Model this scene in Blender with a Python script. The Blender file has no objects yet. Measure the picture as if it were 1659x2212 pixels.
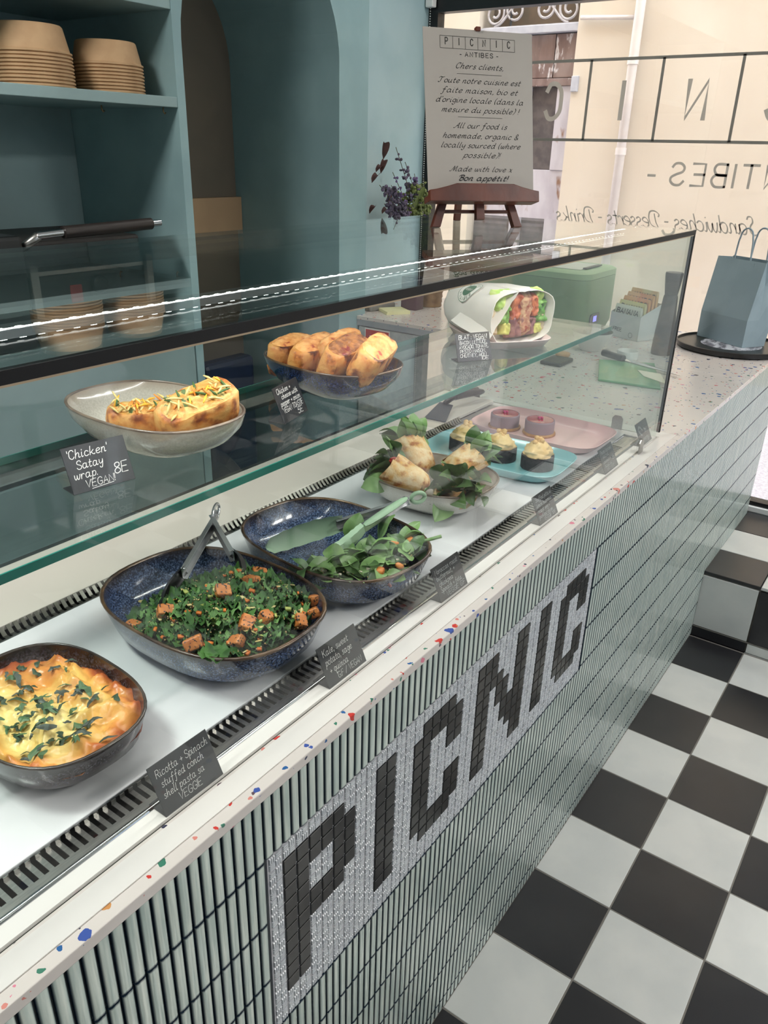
import bpy, bmesh, math, random
from mathutils import Vector, Matrix, noise
random.seed(7)
SCN = bpy.context.scene
COL = SCN.collection
PI = math.pi

# ------------------------------------------------------------------ camera
cam_d = bpy.data.cameras.new('camera')
cam = bpy.data.objects.new('camera', cam_d); COL.objects.link(cam)
cam_d.sensor_fit = 'VERTICAL'; cam_d.sensor_height = 24.0
cam_d.lens = 1697.846 / 2212 * 24.0
cam_d.clip_start = 0.02; cam_d.clip_end = 200
RR = ((0.5824015306744467, -0.8125260054613459, 0.02469711556215587),
      (-0.32534367367581585, -0.2608263098829957, -0.9089120584918784),
      (0.7449563417188861, 0.5213167238079442, -0.41625583768995456))
CP = (-0.4562, -0.4435, 1.4745)
cam.matrix_world = Matrix(((RR[0][0], -RR[1][0], -RR[2][0], CP[0]),
                           (RR[0][1], -RR[1][1], -RR[2][1], CP[1]),
                           (RR[0][2], -RR[1][2], -RR[2][2], CP[2]), (0, 0, 0, 1)))
SCN.camera = cam

# ------------------------------------------------------------------ world, exposure
world = bpy.data.worlds.new('sky'); SCN.world = world; world.use_nodes = True
wn = world.node_tree.nodes; wn['Background'].inputs[0].default_value = (0.90, 0.95, 1.0, 1)
wn['Background'].inputs[1].default_value = 9.5
vs = SCN.view_settings
vs.view_transform = 'Standard'; vs.look = 'None'; vs.gamma = 1.0; vs.use_curve_mapping = False
vs.exposure = 0.0
cy = SCN.cycles
cy.max_bounces = 14; cy.transparent_max_bounces = 40; cy.glossy_bounces = 6; cy.diffuse_bounces = 4
cy.sample_clamp_indirect = 6.0; cy.use_denoising = True
cy.caustics_reflective = False; cy.caustics_refractive = False

def area_light(name, loc, sx, sy, power, color=(1, 1, 1), rot=(0, 0, 0), parent=None):
    d = bpy.data.lights.new(name, 'AREA'); d.shape = 'RECTANGLE'; d.size = sx; d.size_y = sy
    d.energy = power; d.color = color
    o = bpy.data.objects.new(name, d); COL.objects.link(o); o.location = loc; o.rotation_euler = rot
    o.parent = parent
    return o

LEDW = 4.6
LAMPW = (30, 26, 36, 3)
# ------------------------------------------------------------------ helpers
def lin(c):
    return tuple(((x / 255) / 12.92 if x / 255 <= 0.04045 else ((x / 255 + 0.055) / 1.055) ** 2.4) for x in c) + (1,)

def N(nt, t, **kw):
    n = nt.nodes.new(t)
    for k, v in kw.items():
        setattr(n, k, v)
    return n

MATS = {}
def M(name, c, rough=0.5, metal=0.0, c2=None, ns=8.0, lo=0.4, hi=0.6, bump=0.0, bs=60.0, det=4.0, spec=0.5, coat=0.0,
      trans=0.0, sss=0.0, emit=None, est=0.0, stretch=(1, 1, 1), coord='Object', c3=None, n3=30.0, l3=.62, h3=.68):
    """Principled material: two noise-mixed colours, an optional third speckle colour, noise bump."""
    if name in MATS:
        return MATS[name]
    m = bpy.data.materials.new(name); m.use_nodes = True
    nt = m.node_tree; b = nt.nodes['Principled BSDF']
    b.inputs['Base Color'].default_value = lin(c); b.inputs['Roughness'].default_value = rough
    b.inputs['Metallic'].default_value = metal; b.inputs['Specular IOR Level'].default_value = spec
    b.inputs['Coat Weight'].default_value = coat; b.inputs['Coat Roughness'].default_value = 0.06
    b.inputs['Transmission Weight'].default_value = trans
    if sss:
        b.inputs['Subsurface Weight'].default_value = sss; b.inputs['Subsurface Radius'].default_value = (.01, .006, .003)
    if emit:
        b.inputs['Emission Color'].default_value = lin(emit); b.inputs['Emission Strength'].default_value = est
    tc = N(nt, 'ShaderNodeTexCoord'); mp = N(nt, 'ShaderNodeMapping')
    mp.inputs['Scale'].default_value = stretch
    if coord == 'World':
        g = N(nt, 'ShaderNodeNewGeometry'); nt.links.new(g.outputs['Position'], mp.inputs['Vector'])
    else:
        nt.links.new(tc.outputs[coord], mp.inputs['Vector'])
    out = None
    if c2 is not None:
        t = N(nt, 'ShaderNodeTexNoise'); t.inputs['Scale'].default_value = ns; t.inputs['Detail'].default_value = det
        nt.links.new(mp.outputs[0], t.inputs['Vector'])
        r = N(nt, 'ShaderNodeValToRGB'); r.color_ramp.elements[0].position = lo; r.color_ramp.elements[1].position = hi
        r.color_ramp.elements[0].color = lin(c); r.color_ramp.elements[1].color = lin(c2)
        nt.links.new(t.outputs['Fac'], r.inputs['Fac']); out = r.outputs['Color']
    if c3 is not None:
        t3 = N(nt, 'ShaderNodeTexNoise'); t3.inputs['Scale'].default_value = n3; t3.inputs['Detail'].default_value = 3
        nt.links.new(mp.outputs[0], t3.inputs['Vector'])
        r3 = N(nt, 'ShaderNodeValToRGB'); r3.color_ramp.elements[0].position = l3; r3.color_ramp.elements[1].position = h3
        r3.color_ramp.elements[0].color = (0, 0, 0, 1); r3.color_ramp.elements[1].color = (1, 1, 1, 1)
        nt.links.new(t3.outputs['Fac'], r3.inputs['Fac'])
        mx = N(nt, 'ShaderNodeMix', data_type='RGBA'); nt.links.new(r3.outputs['Color'], mx.inputs[0])
        if out: nt.links.new(out, mx.inputs[6])
        else: mx.inputs[6].default_value = lin(c)
        mx.inputs[7].default_value = lin(c3); out = mx.outputs[2]
    if out:
        nt.links.new(out, b.inputs['Base Color'])
    if bump:
        t2 = N(nt, 'ShaderNodeTexNoise'); t2.inputs['Scale'].default_value = bs; t2.inputs['Detail'].default_value = 3
        nt.links.new(mp.outputs[0], t2.inputs['Vector'])
        bp = N(nt, 'ShaderNodeBump'); bp.inputs['Strength'].default_value = bump; bp.inputs['Distance'].default_value = 0.002
        nt.links.new(t2.outputs['Fac'], bp.inputs['Height']); nt.links.new(bp.outputs[0], b.inputs['Normal'])
    MATS[name] = m
    return m

def glass(name, tint, f0=0.04, rough=0.0):
    """thin pane: clear or tinted transmission plus angle-dependent mirror reflection"""
    m = bpy.data.materials.new(name); m.use_nodes = True
    nt = m.node_tree; nt.nodes.clear()
    o = N(nt, 'ShaderNodeOutputMaterial'); t = N(nt, 'ShaderNodeBsdfTransparent'); g = N(nt, 'ShaderNodeBsdfGlossy')
    t.inputs['Color'].default_value = tuple(tint) + (1,); g.inputs['Roughness'].default_value = rough
    g.inputs['Color'].default_value = (1, 1, 1, 1)
    lw = N(nt, 'ShaderNodeLayerWeight'); lw.inputs['Blend'].default_value = 0.5
    p = N(nt, 'ShaderNodeMath', operation='POWER'); p.inputs[1].default_value = 5
    a = N(nt, 'ShaderNodeMath', operation='MULTIPLY_ADD'); a.inputs[1].default_value = 1 - f0; a.inputs[2].default_value = f0
    mx = N(nt, 'ShaderNodeMixShader')
    nt.links.new(lw.outputs['Facing'], p.inputs[0]); nt.links.new(p.outputs[0], a.inputs[0])
    nt.links.new(a.outputs[0], mx.inputs[0]); nt.links.new(t.outputs[0], mx.inputs[1]); nt.links.new(g.outputs[0], mx.inputs[2])
    nt.links.new(mx.outputs[0], o.inputs[0])
    MATS[name] = m
    return m

class MB:
    """collects geometry of ONE part"""
    def __init__(s):
        s.v = []; s.f = []; s.m = []; s.uv = {}; s.cur = 0
    def add(s, vs_, fs, uvs=None):
        o = len(s.v); s.v += [tuple(p) for p in vs_]
        for i, q in enumerate(fs):
            s.f.append(tuple(o + k for k in q)); s.m.append(s.cur)
            if uvs: s.uv[len(s.f) - 1] = [uvs[k] for k in q]
        return s
    def box(s, x0, x1, y0, y1, z0, z1):
        return s.add([(x0, y0, z0), (x1, y0, z0), (x1, y1, z0), (x0, y1, z0), (x0, y0, z1), (x1, y0, z1), (x1, y1, z1), (x0, y1, z1)],
                     [(0, 3, 2, 1), (4, 5, 6, 7), (0, 1, 5, 4), (1, 2, 6, 5), (2, 3, 7, 6), (3, 0, 4, 7)])
    def obox(s, c, ax, ay, az, hx, hy, hz):
        """oriented box: centre, three unit axes, half sizes"""
        c = Vector(c); ax, ay, az = Vector(ax) * hx, Vector(ay) * hy, Vector(az) * hz
        P = [c + a * ax + b * ay + d * az for d in (-1, 1) for (a, b) in ((-1, -1), (1, -1), (1, 1), (-1, 1))]
        return s.add(P, [(0, 3, 2, 1), (4, 5, 6, 7), (0, 1, 5, 4), (1, 2, 6, 5), (2, 3, 7, 6), (3, 0, 4, 7)])
    def loft(s, rings, cap0=True, cap1=True, closed=True):
        n = len(rings[0]); V = [p for r in rings for p in r]; F = []
        for i in range(len(rings) - 1):
            for j in range(n if closed else n - 1):
                k = (j + 1) % n
                F.append((i * n + j, i * n + k, (i + 1) * n + k, (i + 1) * n + j))
        if cap0: F.append(tuple(reversed(range(n))))
        if cap1: F.append(tuple((len(rings) - 1) * n + j for j in range(n)))
        return s.add(V, F)
    def lathe(s, prof, n=32, c=(0, 0, 0), cap0=True, cap1=True):
        return s.loft([[(c[0] + r * math.cos(2 * PI * j / n), c[1] + r * math.sin(2 * PI * j / n), c[2] + z) for j in range(n)] for r, z in prof], cap0, cap1)
    def tube(s, pts, r, n=8, rr=None):
        pts = [Vector(p) for p in pts]; rings = []
        up = Vector((0, 0, 1)); d0 = (pts[1] - pts[0]).normalized()
        if abs(d0.dot(up)) > .95: up = Vector((1, 0, 0))
        a = d0.cross(up).normalized()
        for i, p in enumerate(pts):
            d = (pts[min(i + 1, len(pts) - 1)] - pts[max(i - 1, 0)]).normalized()
            a = (a - d * a.dot(d)).normalized(); b = d.cross(a); q = rr[i] if rr else r
            rings.append([p + (a * math.cos(2 * PI * j / n) + b * math.sin(2 * PI * j / n)) * q for j in range(n)])
        return s.loft(rings)
    def prism(s, poly, z0, z1):
        n = len(poly)
        return s.loft([[(x, y, z0) for x, y in poly], [(x, y, z1) for x, y in poly]])
    def sphere(s, c, rx, ry=None, rz=None, nu=10, nv=6):
        ry = ry or rx; rz = rz or rx
        rings = [[(c[0] + rx * math.sin(PI * i / nv) * math.cos(2 * PI * j / nu), c[1] + ry * math.sin(PI * i / nv) * math.sin(2 * PI * j / nu), c[2] - rz * math.cos(PI * i / nv)) for j in range(nu)] for i in range(1, nv)]
        o = len(s.v); s.loft(rings, False, False)
        b = len(s.v); s.v += [(c[0], c[1], c[2] - rz), (c[0], c[1], c[2] + rz)]
        for j in range(nu):
            s.f.append((b, o + (j + 1) % nu, o + j)); s.m.append(s.cur)
            t = o + (nv - 2) * nu; s.f.append((b + 1, t + j, t + (j + 1) % nu)); s.m.append(s.cur)
        return s
    def xf(s, fn):
        s.v = [tuple(fn(Vector(p))) for p in s.v]; return s
    def mesh(s, name):
        me = bpy.data.meshes.new(name); me.from_pydata(s.v, [], s.f)
        if s.uv:
            uvl = me.uv_layers.new(name='UVMap')
            for i, p in enumerate(me.polygons):
                if i in s.uv:
                    for k, li in enumerate(p.loop_indices): uvl.data[li].uv = s.uv[i][k]
        return me
    def build(s, name, mat, parent=None, smooth=False, bevel=0, loc=None, rot=None, subsurf=0):
        me = s.mesh(name)
        for m_ in (mat if isinstance(mat, (list, tuple)) else [mat]): me.materials.append(m_)
        if len(me.materials) > 1:
            for i, p in enumerate(me.polygons): p.material_index = s.m[i]
        bm = bmesh.new(); bm.from_mesh(me); bmesh.ops.recalc_face_normals(bm, faces=bm.faces); bm.to_mesh(me); bm.free()
        if smooth:
            me.polygons.foreach_set('use_smooth', [True] * len(me.polygons))
            if smooth is not True: me.set_sharp_from_angle(angle=math.radians(smooth))
        o = bpy.data.objects.new(name, me); COL.objects.link(o); o.parent = parent
        if loc is not None: o.location = loc
        if rot is not None: o.rotation_euler = rot
        if bevel:
            md = o.modifiers.new('bevel', 'BEVEL'); md.width = bevel; md.segments = 2; md.limit_method = 'ANGLE'
        if subsurf:
            md = o.modifiers.new('sub', 'SUBSURF'); md.levels = subsurf; md.render_levels = subsurf
        return o

def tag(o, label=None, cat=None, group=None, kind=None):
    if label: o['label'] = label
    if cat: o['category'] = cat
    if group: o['group'] = group
    if kind: o['kind'] = kind
    return o
def thing(name, loc, label, cat, group=None, rz=0):
    o = bpy.data.objects.new(name, None); COL.objects.link(o); o.location = loc; o.rotation_euler = (0, 0, rz)
    o.empty_display_size = .05
    return tag(o, label, cat, group)
def inst(src, name=None, parent=None, loc=None, rot=None, scale=None):
    c = src.copy(); COL.objects.link(c)
    if name: c.name = name
    c.parent = parent
    if loc is not None: c.location = loc
    if rot is not None: c.rotation_euler = rot
    if scale is not None: c.scale = scale
    return c
def copy_tree(o, parent=None):
    c = o.copy(); COL.objects.link(c); c.parent = parent
    for ch in list(o.children): copy_tree(ch, c)
    return c
def sq_pt(th, a, b, n):
    c, s = math.cos(th), math.sin(th)
    r = (abs(c / a) ** n + abs(s / b) ** n) ** (-1 / n)
    return r * c, r * s
def fbm(x, y, z=0, o=4):
    return noise.fractal((x, y, z), 1.0, 2.0, o)
def clamp(x, a, b): return max(a, min(b, x))
def smooth(t): t = clamp(t, 0, 1); return t * t * (3 - 2 * t)
# ------------------------------------------------------------------ stroke lettering
# glyphs on a grid: baseline 0, x-height 4, capitals 7, descender -3; ~ marks a curved stroke
G = {
'A': "0,0 2,7 4,0;.7,2.4 3.3,2.4", 'B': "0,0 0,7;~0,7 2.6,7 3.4,5.4 2.4,3.7 0,3.6;~0,3.6 2.8,3.6 3.8,1.9 2.6,0 0,0",
'C': "~3.8,5.6 3,6.9 1.6,6.9 .4,5.6 .2,3.5 .4,1.4 1.6,.1 3,.1 3.8,1.4", 'D': "0,0 0,7;~0,7 2.4,7 3.8,5.4 3.9,3.5 3.8,1.6 2.4,0 0,0",
'E': "3.4,7 0,7 0,0 3.5,0;0,3.6 2.8,3.6", 'F': "3.4,7 0,7 0,0;0,3.6 2.7,3.6",
'G': "~3.8,5.6 3,6.9 1.6,6.9 .4,5.6 .2,3.5 .4,1.4 1.6,.1 3,.1 3.8,1.4 3.8,3;3.9,3.1 2.2,3.1", 'H': "0,0 0,7;4,0 4,7;0,3.5 4,3.5",
'I': "0,0 0,7", 'J': "~2.8,7 2.8,1.4 1.8,.1 .6,.3 0,1.5", 'K': "0,0 0,7;3.8,7 0,3;1.2,4.2 4,0", 'L': "0,7 0,0 3.3,0",
'M': "0,0 .3,7 2.5,2 4.7,7 5,0", 'N': "0,0 0,7 3.8,0 3.8,7", 'O': "~2,7 .5,6 0,3.5 .5,1 2,0 3.5,1 4,3.5 3.5,6 2,7",
'P': "0,0 0,7;~0,7 2.6,7 3.7,5.2 2.6,3.3 0,3.3", 'Q': "~2,7 .5,6 0,3.5 .5,1 2,0 3.5,1 4,3.5 3.5,6 2,7;2.5,1.6 4.2,-.5",
'R': "0,0 0,7;~0,7 2.6,7 3.6,5.3 2.6,3.6 0,3.5;1.6,3.5 3.9,0", 'S': "~3.6,5.8 2.8,6.9 1.2,6.9 .2,5.7 .6,4.3 2.2,3.5 3.6,2.5 3.7,1.2 2.6,.1 1,.1 0,1.3",
'T': "0,7 4,7;2,7 2,0", 'U': "~0,7 0,2 .7,.4 2,0 3.3,.4 4,2 4,7", 'V': "0,7 2,0 4,7", 'W': "0,7 1.2,0 2.6,5 4,0 5.2,7", 'X': "0,0 4,7;0,7 4,0",
'Y': "0,7 2,3.4 4,7;2,3.4 2,0", 'Z': "0,7 3.8,7 0,0 4,0",
'a': "~3.2,3.4 2.2,4.1 .8,3.7 .1,2 .5,.3 1.6,0 2.8,1.2 3.3,3.8;~3.3,3.9 3.1,1.2 3.6,.1 4.4,.6", 'b': "~.5,7 .1,3 .2,.6 1.3,0 2.7,.6 3.2,2.3 2.5,3.8 1.3,3.8 .3,2.2",
'c': "~3,3.2 2,4.1 .7,3.6 .1,2 .5,.5 1.7,0 3.2,.8", 'd': "~3.2,3.2 2.2,4.1 .8,3.7 .1,2 .5,.3 1.6,0 2.8,1.2 3.4,3.5;~3.6,7 3.2,1.2 3.6,.1 4.3,.6",
'e': "~.2,1.9 1.8,2.2 3,3 2.4,4 1.2,3.9 .2,2.6 .3,.8 1.5,0 3.2,.9", 'f': "~3.4,6.3 2.6,7.1 1.7,6 1.3,2 1,-1.6 .2,-2.6 -.5,-1.9;0,3.7 2.9,3.7",
'g': "~3.2,3.3 2.2,4.1 .8,3.7 .1,2.2 .6,.6 1.7,.4 2.8,1.6 3.3,3.8;~3.3,3.9 2.9,-1 2,-2.7 .7,-2.4 .3,-1.4", 'h': "~.8,7 .3,3.5 0,0;~.2,1.6 1.2,3.6 2.3,4 2.8,3 2.5,1 2.9,.1 3.7,.6",
'i': "~.3,3.9 .1,1.2 .5,.1 1.3,.6;.5,5.4 .6,5.9", 'j': "~1,3.9 .8,-1 .1,-2.6 -.7,-2;1.1,5.4 1.2,5.9", 'k': "~.7,7 .3,3.5 0,0;~2.9,3.9 1.6,2.4 .3,1.8;~1,2.2 2.2,.6 3.2,.1 3.8,.6",
'l': "~.8,7 .3,3 .2,.8 .7,0 1.5,.6", 'm': "~.3,4 .2,2 0,0;~.1,1.6 .9,3.6 1.8,4 2.1,3 1.8,0;~1.9,1.6 2.8,3.6 3.7,4 4,3 3.7,1 4.1,.1 4.9,.6",
'n': "~.3,4 .2,2 0,0;~.1,1.6 1.1,3.6 2.2,4 2.6,3 2.3,1 2.7,.1 3.5,.6", 'o': "~1.7,4.1 .5,3.5 0,2 .5,.4 1.6,0 2.8,.6 3.2,2.2 2.7,3.6 1.7,4.1",
'p': "~.5,4.2 .2,1 -.2,-3;~.2,1.8 1,3.6 2.2,4.1 3.1,3.2 2.9,1.2 1.8,0 .4,.6", 'q': "~3.2,3.3 2.2,4.1 .8,3.7 .1,2.2 .6,.6 1.7,.2 2.8,1.4 3.3,3.8;~3.4,3.9 3,-3 3.9,-2",
'r': "~.2,4 .2,2 0,0;~.2,1.8 1,3.5 2,4 2.7,3.4", 's': "~2.6,3.4 1.6,4.1 .6,3.5 .9,2.4 2.2,1.7 2.4,.6 1.3,-.1 0,.5", 't': "~1.2,6.2 .7,3 .6,.8 1.2,0 2.2,.6;0,4 2.3,4.1",
'u': "~.2,4 0,1.6 .5,.2 1.6,.2 2.6,1.6 3,4;~3,4 2.7,1 3.1,.1 3.9,.6", 'v': "~0,4 .7,1.6 1.2,0 2.2,1.8 2.8,4", 'w': "~0,4 .1,1.4 .8,0 1.8,1.2 2.2,3.6 2.3,1.2 3,0 4,1.4 4.4,4",
'x': "~0,3.8 1,3.6 2,.6 3.2,.2;2.9,4 .2,0", 'y': "~.2,4 .1,2 .8,.7 1.8,1 2.8,2.4 3.1,4;~3.1,4 2.7,-.6 1.8,-2.6 .6,-2.5 .2,-1.6", 'z': "0,3.9 2.8,3.9 0,.1 3,.1",
'0': "~1.8,7 .4,6 0,3.5 .4,1 1.8,0 3.2,1 3.6,3.5 3.2,6 1.8,7", '1': "0,5.6 1.3,7 1.3,0", '5': "3.2,7 .5,7 .3,4;~.3,4 2,4.3 3.3,3 3.2,1.2 2,0 .8,.1 0,1", '6': "~3,6.8 1,5 .1,2.4 .6,.5 1.9,0 3.2,1 3.2,2.8 1.9,3.8 .4,2.6",
'8': "~1.7,3.7 .5,4.8 .6,6.4 1.8,7 3,6.3 3,4.8 1.7,3.7 .3,2.4 .3,.8 1.7,0 3.2,.7 3.3,2.3 1.7,3.7",
'!': "0,7 0,2;0,.6 0,0", '.': "0,.5 .1,0", ',': "~.5,.6 .5,-.4 0,-1.2", "'": "0,7 0,5.4", '-': "0,2.8 2,2.8", '+': "0,2.6 3,2.6;1.5,4.2 1.5,1", ':': "0,.5 .1,0;0,3.6 .1,3.1", '(': "~1.6,7.4 .4,5 .2,2 1,-1", ')': "~.4,7.4 1.6,5 1.4,2 .2,-1", '/': "0,-.5 3,7.2",
'&': "~3.8,2.6 2.6,.4 1,0 .2,1.2 1,3 2.6,4.6 2.4,6.4 1.4,6.6 .9,5.2 1.6,3 3.9,.1", 'é': "~.2,1.9 1.8,2.2 3,3 2.4,4 1.2,3.9 .2,2.6 .3,.8 1.5,0 3.2,.9;1.5,5 2.6,6.4"}
# formal capitals with entry flourishes for the printed script lines
GS = dict(G)
GS.update({'C': "~3.2,5.0 4,6.2 3,7 1.3,6.2 .2,3.6 .6,1 2,0 3.8,1.2", 'T': "~2.4,6 1.9,2.4 1.2,.4 .1,.3 -.3,1.2;~-.4,5.2 .6,6.8 2.4,6.4 4,6.4 5,7.2",
'A': "~-1,.6 -.4,0 .8,1 2.4,4 4,7;~4,7 3.6,2.4 3.8,.2 4.6,.6;~1.2,2.2 2.4,2.8 3.8,2.4", 'M': "~-1.2,.8 -.6,0 .6,1.6 1.8,5 2.4,7;~2.4,7 2.6,3 2.5,.2;~2.5,.4 3.8,4 5.4,7;~5.4,7 5,2.4 5.2,.2 6.2,.6",
'B': "~1.6,6 1.2,2.6 .6,.3;~-.6,5 .4,6.6 2.4,7 3.8,6.2 3.4,4.4 1.6,3.8 3.8,3.2 3.9,1.2 2.4,0 .8,.4", 'D': "~1.6,6 1.2,2.6 .4,.4 1.4,.2 3.6,1.4 4.4,4 3.6,6.6 1.2,7 -.6,5.8 -.2,4.6", 'S': "~3.8,5.8 3.2,7 1.8,6.8 1.4,5 2.4,3.4 2.6,1.4 1.4,0 -.4,.2 -.8,1.4"})

def catmull(P, k=6):
    if len(P) < 3: return P
    out = []
    for i in range(len(P) - 1):
        p0 = P[max(i - 1, 0)]; p1 = P[i]; p2 = P[i + 1]; p3 = P[min(i + 2, len(P) - 1)]
        for j in range(k):
            t = j / k
            out.append(tuple(.5 * (2 * p1[a] + (p2[a] - p0[a]) * t + (2 * p0[a] - 5 * p1[a] + 4 * p2[a] - p3[a]) * t * t + (3 * p1[a] - p0[a] - 3 * p2[a] + p3[a]) * t ** 3) for a in range(2)))
    return out + [P[-1]]

def strokes(text, font=None, gap=1.4, slant=0.0, space=2.6):
    """polylines of one line of text in grid units, and its width"""
    font = font or G; x = 0; out = []
    for ch in text:
        if ch == ' ': x += space; continue
        g = font.get(ch)
        if g is None: continue
        mx = 0
        for st in g.split(';'):
            cv = st.startswith('~'); P = [tuple(float(q) for q in p.split(',')) for p in st.lstrip('~').split()]
            mx = max(mx, max(p[0] for p in P))
            if cv: P = catmull(P)
            out.append([(x + p[0] + slant * p[1], p[1]) for p in P])
        x += mx + gap
    return out, x - gap

def ribbons(mb, lines, O, U, V, w, nib=None, thick=None):
    """flat pen strokes in the plane O + x U + y V; with nib the width follows the stroke direction"""
    O, U, V = Vector(O), Vector(U), Vector(V)
    for P in lines:
        if len(P) < 2: continue
        n = len(P); L = []; Rr = []
        for i in range(n):
            a = P[max(i - 1, 0)]; b = P[min(i + 1, n - 1)]
            dx, dy = b[0] - a[0], b[1] - a[1]; l = math.hypot(dx, dy) or 1
            ww = w
            if nib is not None: ww = w * (.32 + .68 * abs(math.sin(math.atan2(dy, dx) - nib)))
            ox, oy = -dy / l * ww / 2, dx / l * ww / 2
            e = 0.0
            px, py = P[i]
            if nib is None and i == 0: px -= dx / l * w * .35; py -= dy / l * w * .35
            if nib is None and i == n - 1: px += dx / l * w * .35; py += dy / l * w * .35
            L.append(O + U * (px + ox) + V * (py + oy)); Rr.append(O + U * (px - ox) + V * (py - oy))
        mb.add(L + Rr, [(i, i + 1, n + i + 1, n + i) for i in range(n - 1)])
    return mb

def write_lines(mb, rows, O, U, V, font=None, w=.5, nib=None, slant=0.0, gap=1.4, align='L', jitter=0.0):
    """rows: (text, x, y, size[, width]) in metres on the plane"""
    O, U, V = Vector(O), Vector(U), Vector(V)
    for r in rows:
        txt, x, y, sz = r[:4]; k = sz / 7.0
        st, wd = strokes(txt, font, gap, slant)
        if len(r) > 4:
            kx = r[4] / max(wd, 1)
        else: kx = k
        x0 = x - (wd * kx / 2 if align == 'C' else 0)
        if jitter:
            st = [[(p[0] + random.uniform(-jitter, jitter) * .4, p[1] + random.uniform(-jitter, jitter) * .4) for p in P] for P in st]
        st = [[(p[0] * kx / k, p[1]) for p in P] for P in st]
        ribbons(mb, st, O + U * x0 + V * y, U * k, V * k, w, nib)
    return mb
# ------------------------------------------------------------------ materials of the room
teal = M('teal_plaster', (136, 166, 170), .62, c2=(146, 176, 179), ns=5, bump=.25, bs=14, coord='World')
teal_unit = M('teal_joinery', (138, 162, 163), .5, c2=(144, 169, 170), ns=6, bump=.05, bs=20, coord='World')
pale_wall = M('pale_plaster', (196, 202, 204), .7, c2=(186, 194, 198), ns=3, coord='World')
ceil_m = M('ceiling_paint', (226, 226, 222), .8, c2=(220, 220, 216), ns=4, coord='World')
taupe = M('taupe_plaster', (104, 94, 80), .7, c2=(96, 88, 76), ns=4, coord='World')
beige = M('beige_board', (176, 146, 112), .45, c2=(168, 138, 106), ns=5, coord='World')
tile_w = M('white_floor_tile', (214, 215, 212), .28, c2=(205, 207, 205), ns=7, bump=.06, bs=9, coord='World')
tile_b = M('black_floor_tile', (40, 40, 43), .30, c2=(46, 46, 48), ns=6, bump=.08, bs=9, coord='World')
grout_f = M('floor_grout', (120, 116, 110), .85)
black_fr = M('black_frame', (14, 14, 16), .35, c2=(18, 18, 20), ns=20)
white_pt = M('white_paint', (232, 232, 230), .35, c2=(226, 227, 226), ns=10)
steel = M('brushed_steel', (186, 184, 180), .28, 1.0, c2=(172, 170, 167), ns=40, stretch=(1, 12, 12))
chrome = M('chrome', (210, 210, 212), .08, 1.0, c2=(200, 200, 203), ns=12)
black_pl = M('black_plastic', (18, 18, 20), .4, c2=(23, 23, 25), ns=30)

XF, YF, T = 0.615167, -0.17749, 0.2
XW = 2.64           # inside face of the window wall
YB = 1.463          # front of the built-out back wall
# ------------------------------------------------------------------ floor
fl = MB().box(-2.4, XW + .1, -2.4, 2.1, -.05, -.0015)
def checker_mat():
    m = bpy.data.materials.new('checker_floor'); m.use_nodes = True; nt = m.node_tree; b = nt.nodes['Principled BSDF']
    g = N(nt, 'ShaderNodeNewGeometry'); mp = N(nt, 'ShaderNodeMapping'); mp.inputs['Location'].default_value = (-XF, -YF, .05)
    ck = N(nt, 'ShaderNodeTexChecker'); ck.inputs['Scale'].default_value = 5.0
    ck.inputs['Color1'].default_value = lin((40, 40, 43)); ck.inputs['Color2'].default_value = lin((214, 215, 212))
    nt.links.new(g.outputs['Position'], mp.inputs[0]); nt.links.new(mp.outputs[0], ck.inputs['Vector'])
    nt.links.new(ck.outputs['Color'], b.inputs['Base Color']); b.inputs['Roughness'].default_value = .3
    return m
floor = tag(fl.build('floor', checker_mat()), kind='structure')
tag(MB().box(-.62, 2.02, -1.4, .0, -.0015, -.0008).build('grout_bed', grout_f, floor))
def tile_mesh(m_, hx, hy, h=.006):
    mb = MB(); e = .0012
    mb.loft([[(-hx, -hy, -h), (hx, -hy, -h), (hx, hy, -h), (-hx, hy, -h)], [(-hx, -hy, -e), (hx, -hy, -e), (hx, hy, -e), (-hx, hy, -e)],
             [(-hx + e, -hy + e, 0), (hx - e, -hy + e, 0), (hx - e, hy - e, 0), (-hx + e, hy - e, 0)]], False, True)
    return mb
tw0 = tile_mesh(None, .0987, .0987).build('floor_tile', tile_w, floor, loc=(0, 0, -9)); tb0 = tile_mesh(None, .0987, .0987).build('floor_tile', tile_b, floor, loc=(0, 0, -9))
tw1 = tile_mesh(None, .0987, (-YF) / 2 - .0013).build('floor_tile', tile_w, floor, loc=(0, 0, -9)); tb1 = tile_mesh(None, .0987, (-YF) / 2 - .0013).build('floor_tile', tile_b, floor, loc=(0, 0, -9))
used_t = set()
def put(src, parent, loc, rot=None):
    if src.name not in used_t:
        used_t.add(src.name); src.location = loc
        if rot: src.rotation_euler = rot
        src.parent = parent
        return src
    return inst(src, None, parent, loc, rot)
for i in range(-6, 7):
    for j in range(0, 7):
        x = XF + (i + .5) * T; blk = (i + j) % 2 == 0
        if x > 2.01: continue
        if j == 0: put(tb1 if blk else tw1, floor, (x, YF / 2, 0))
        else: put(tb0 if blk else tw0, floor, (x, YF - (j - .5) * T, 0))
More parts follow.
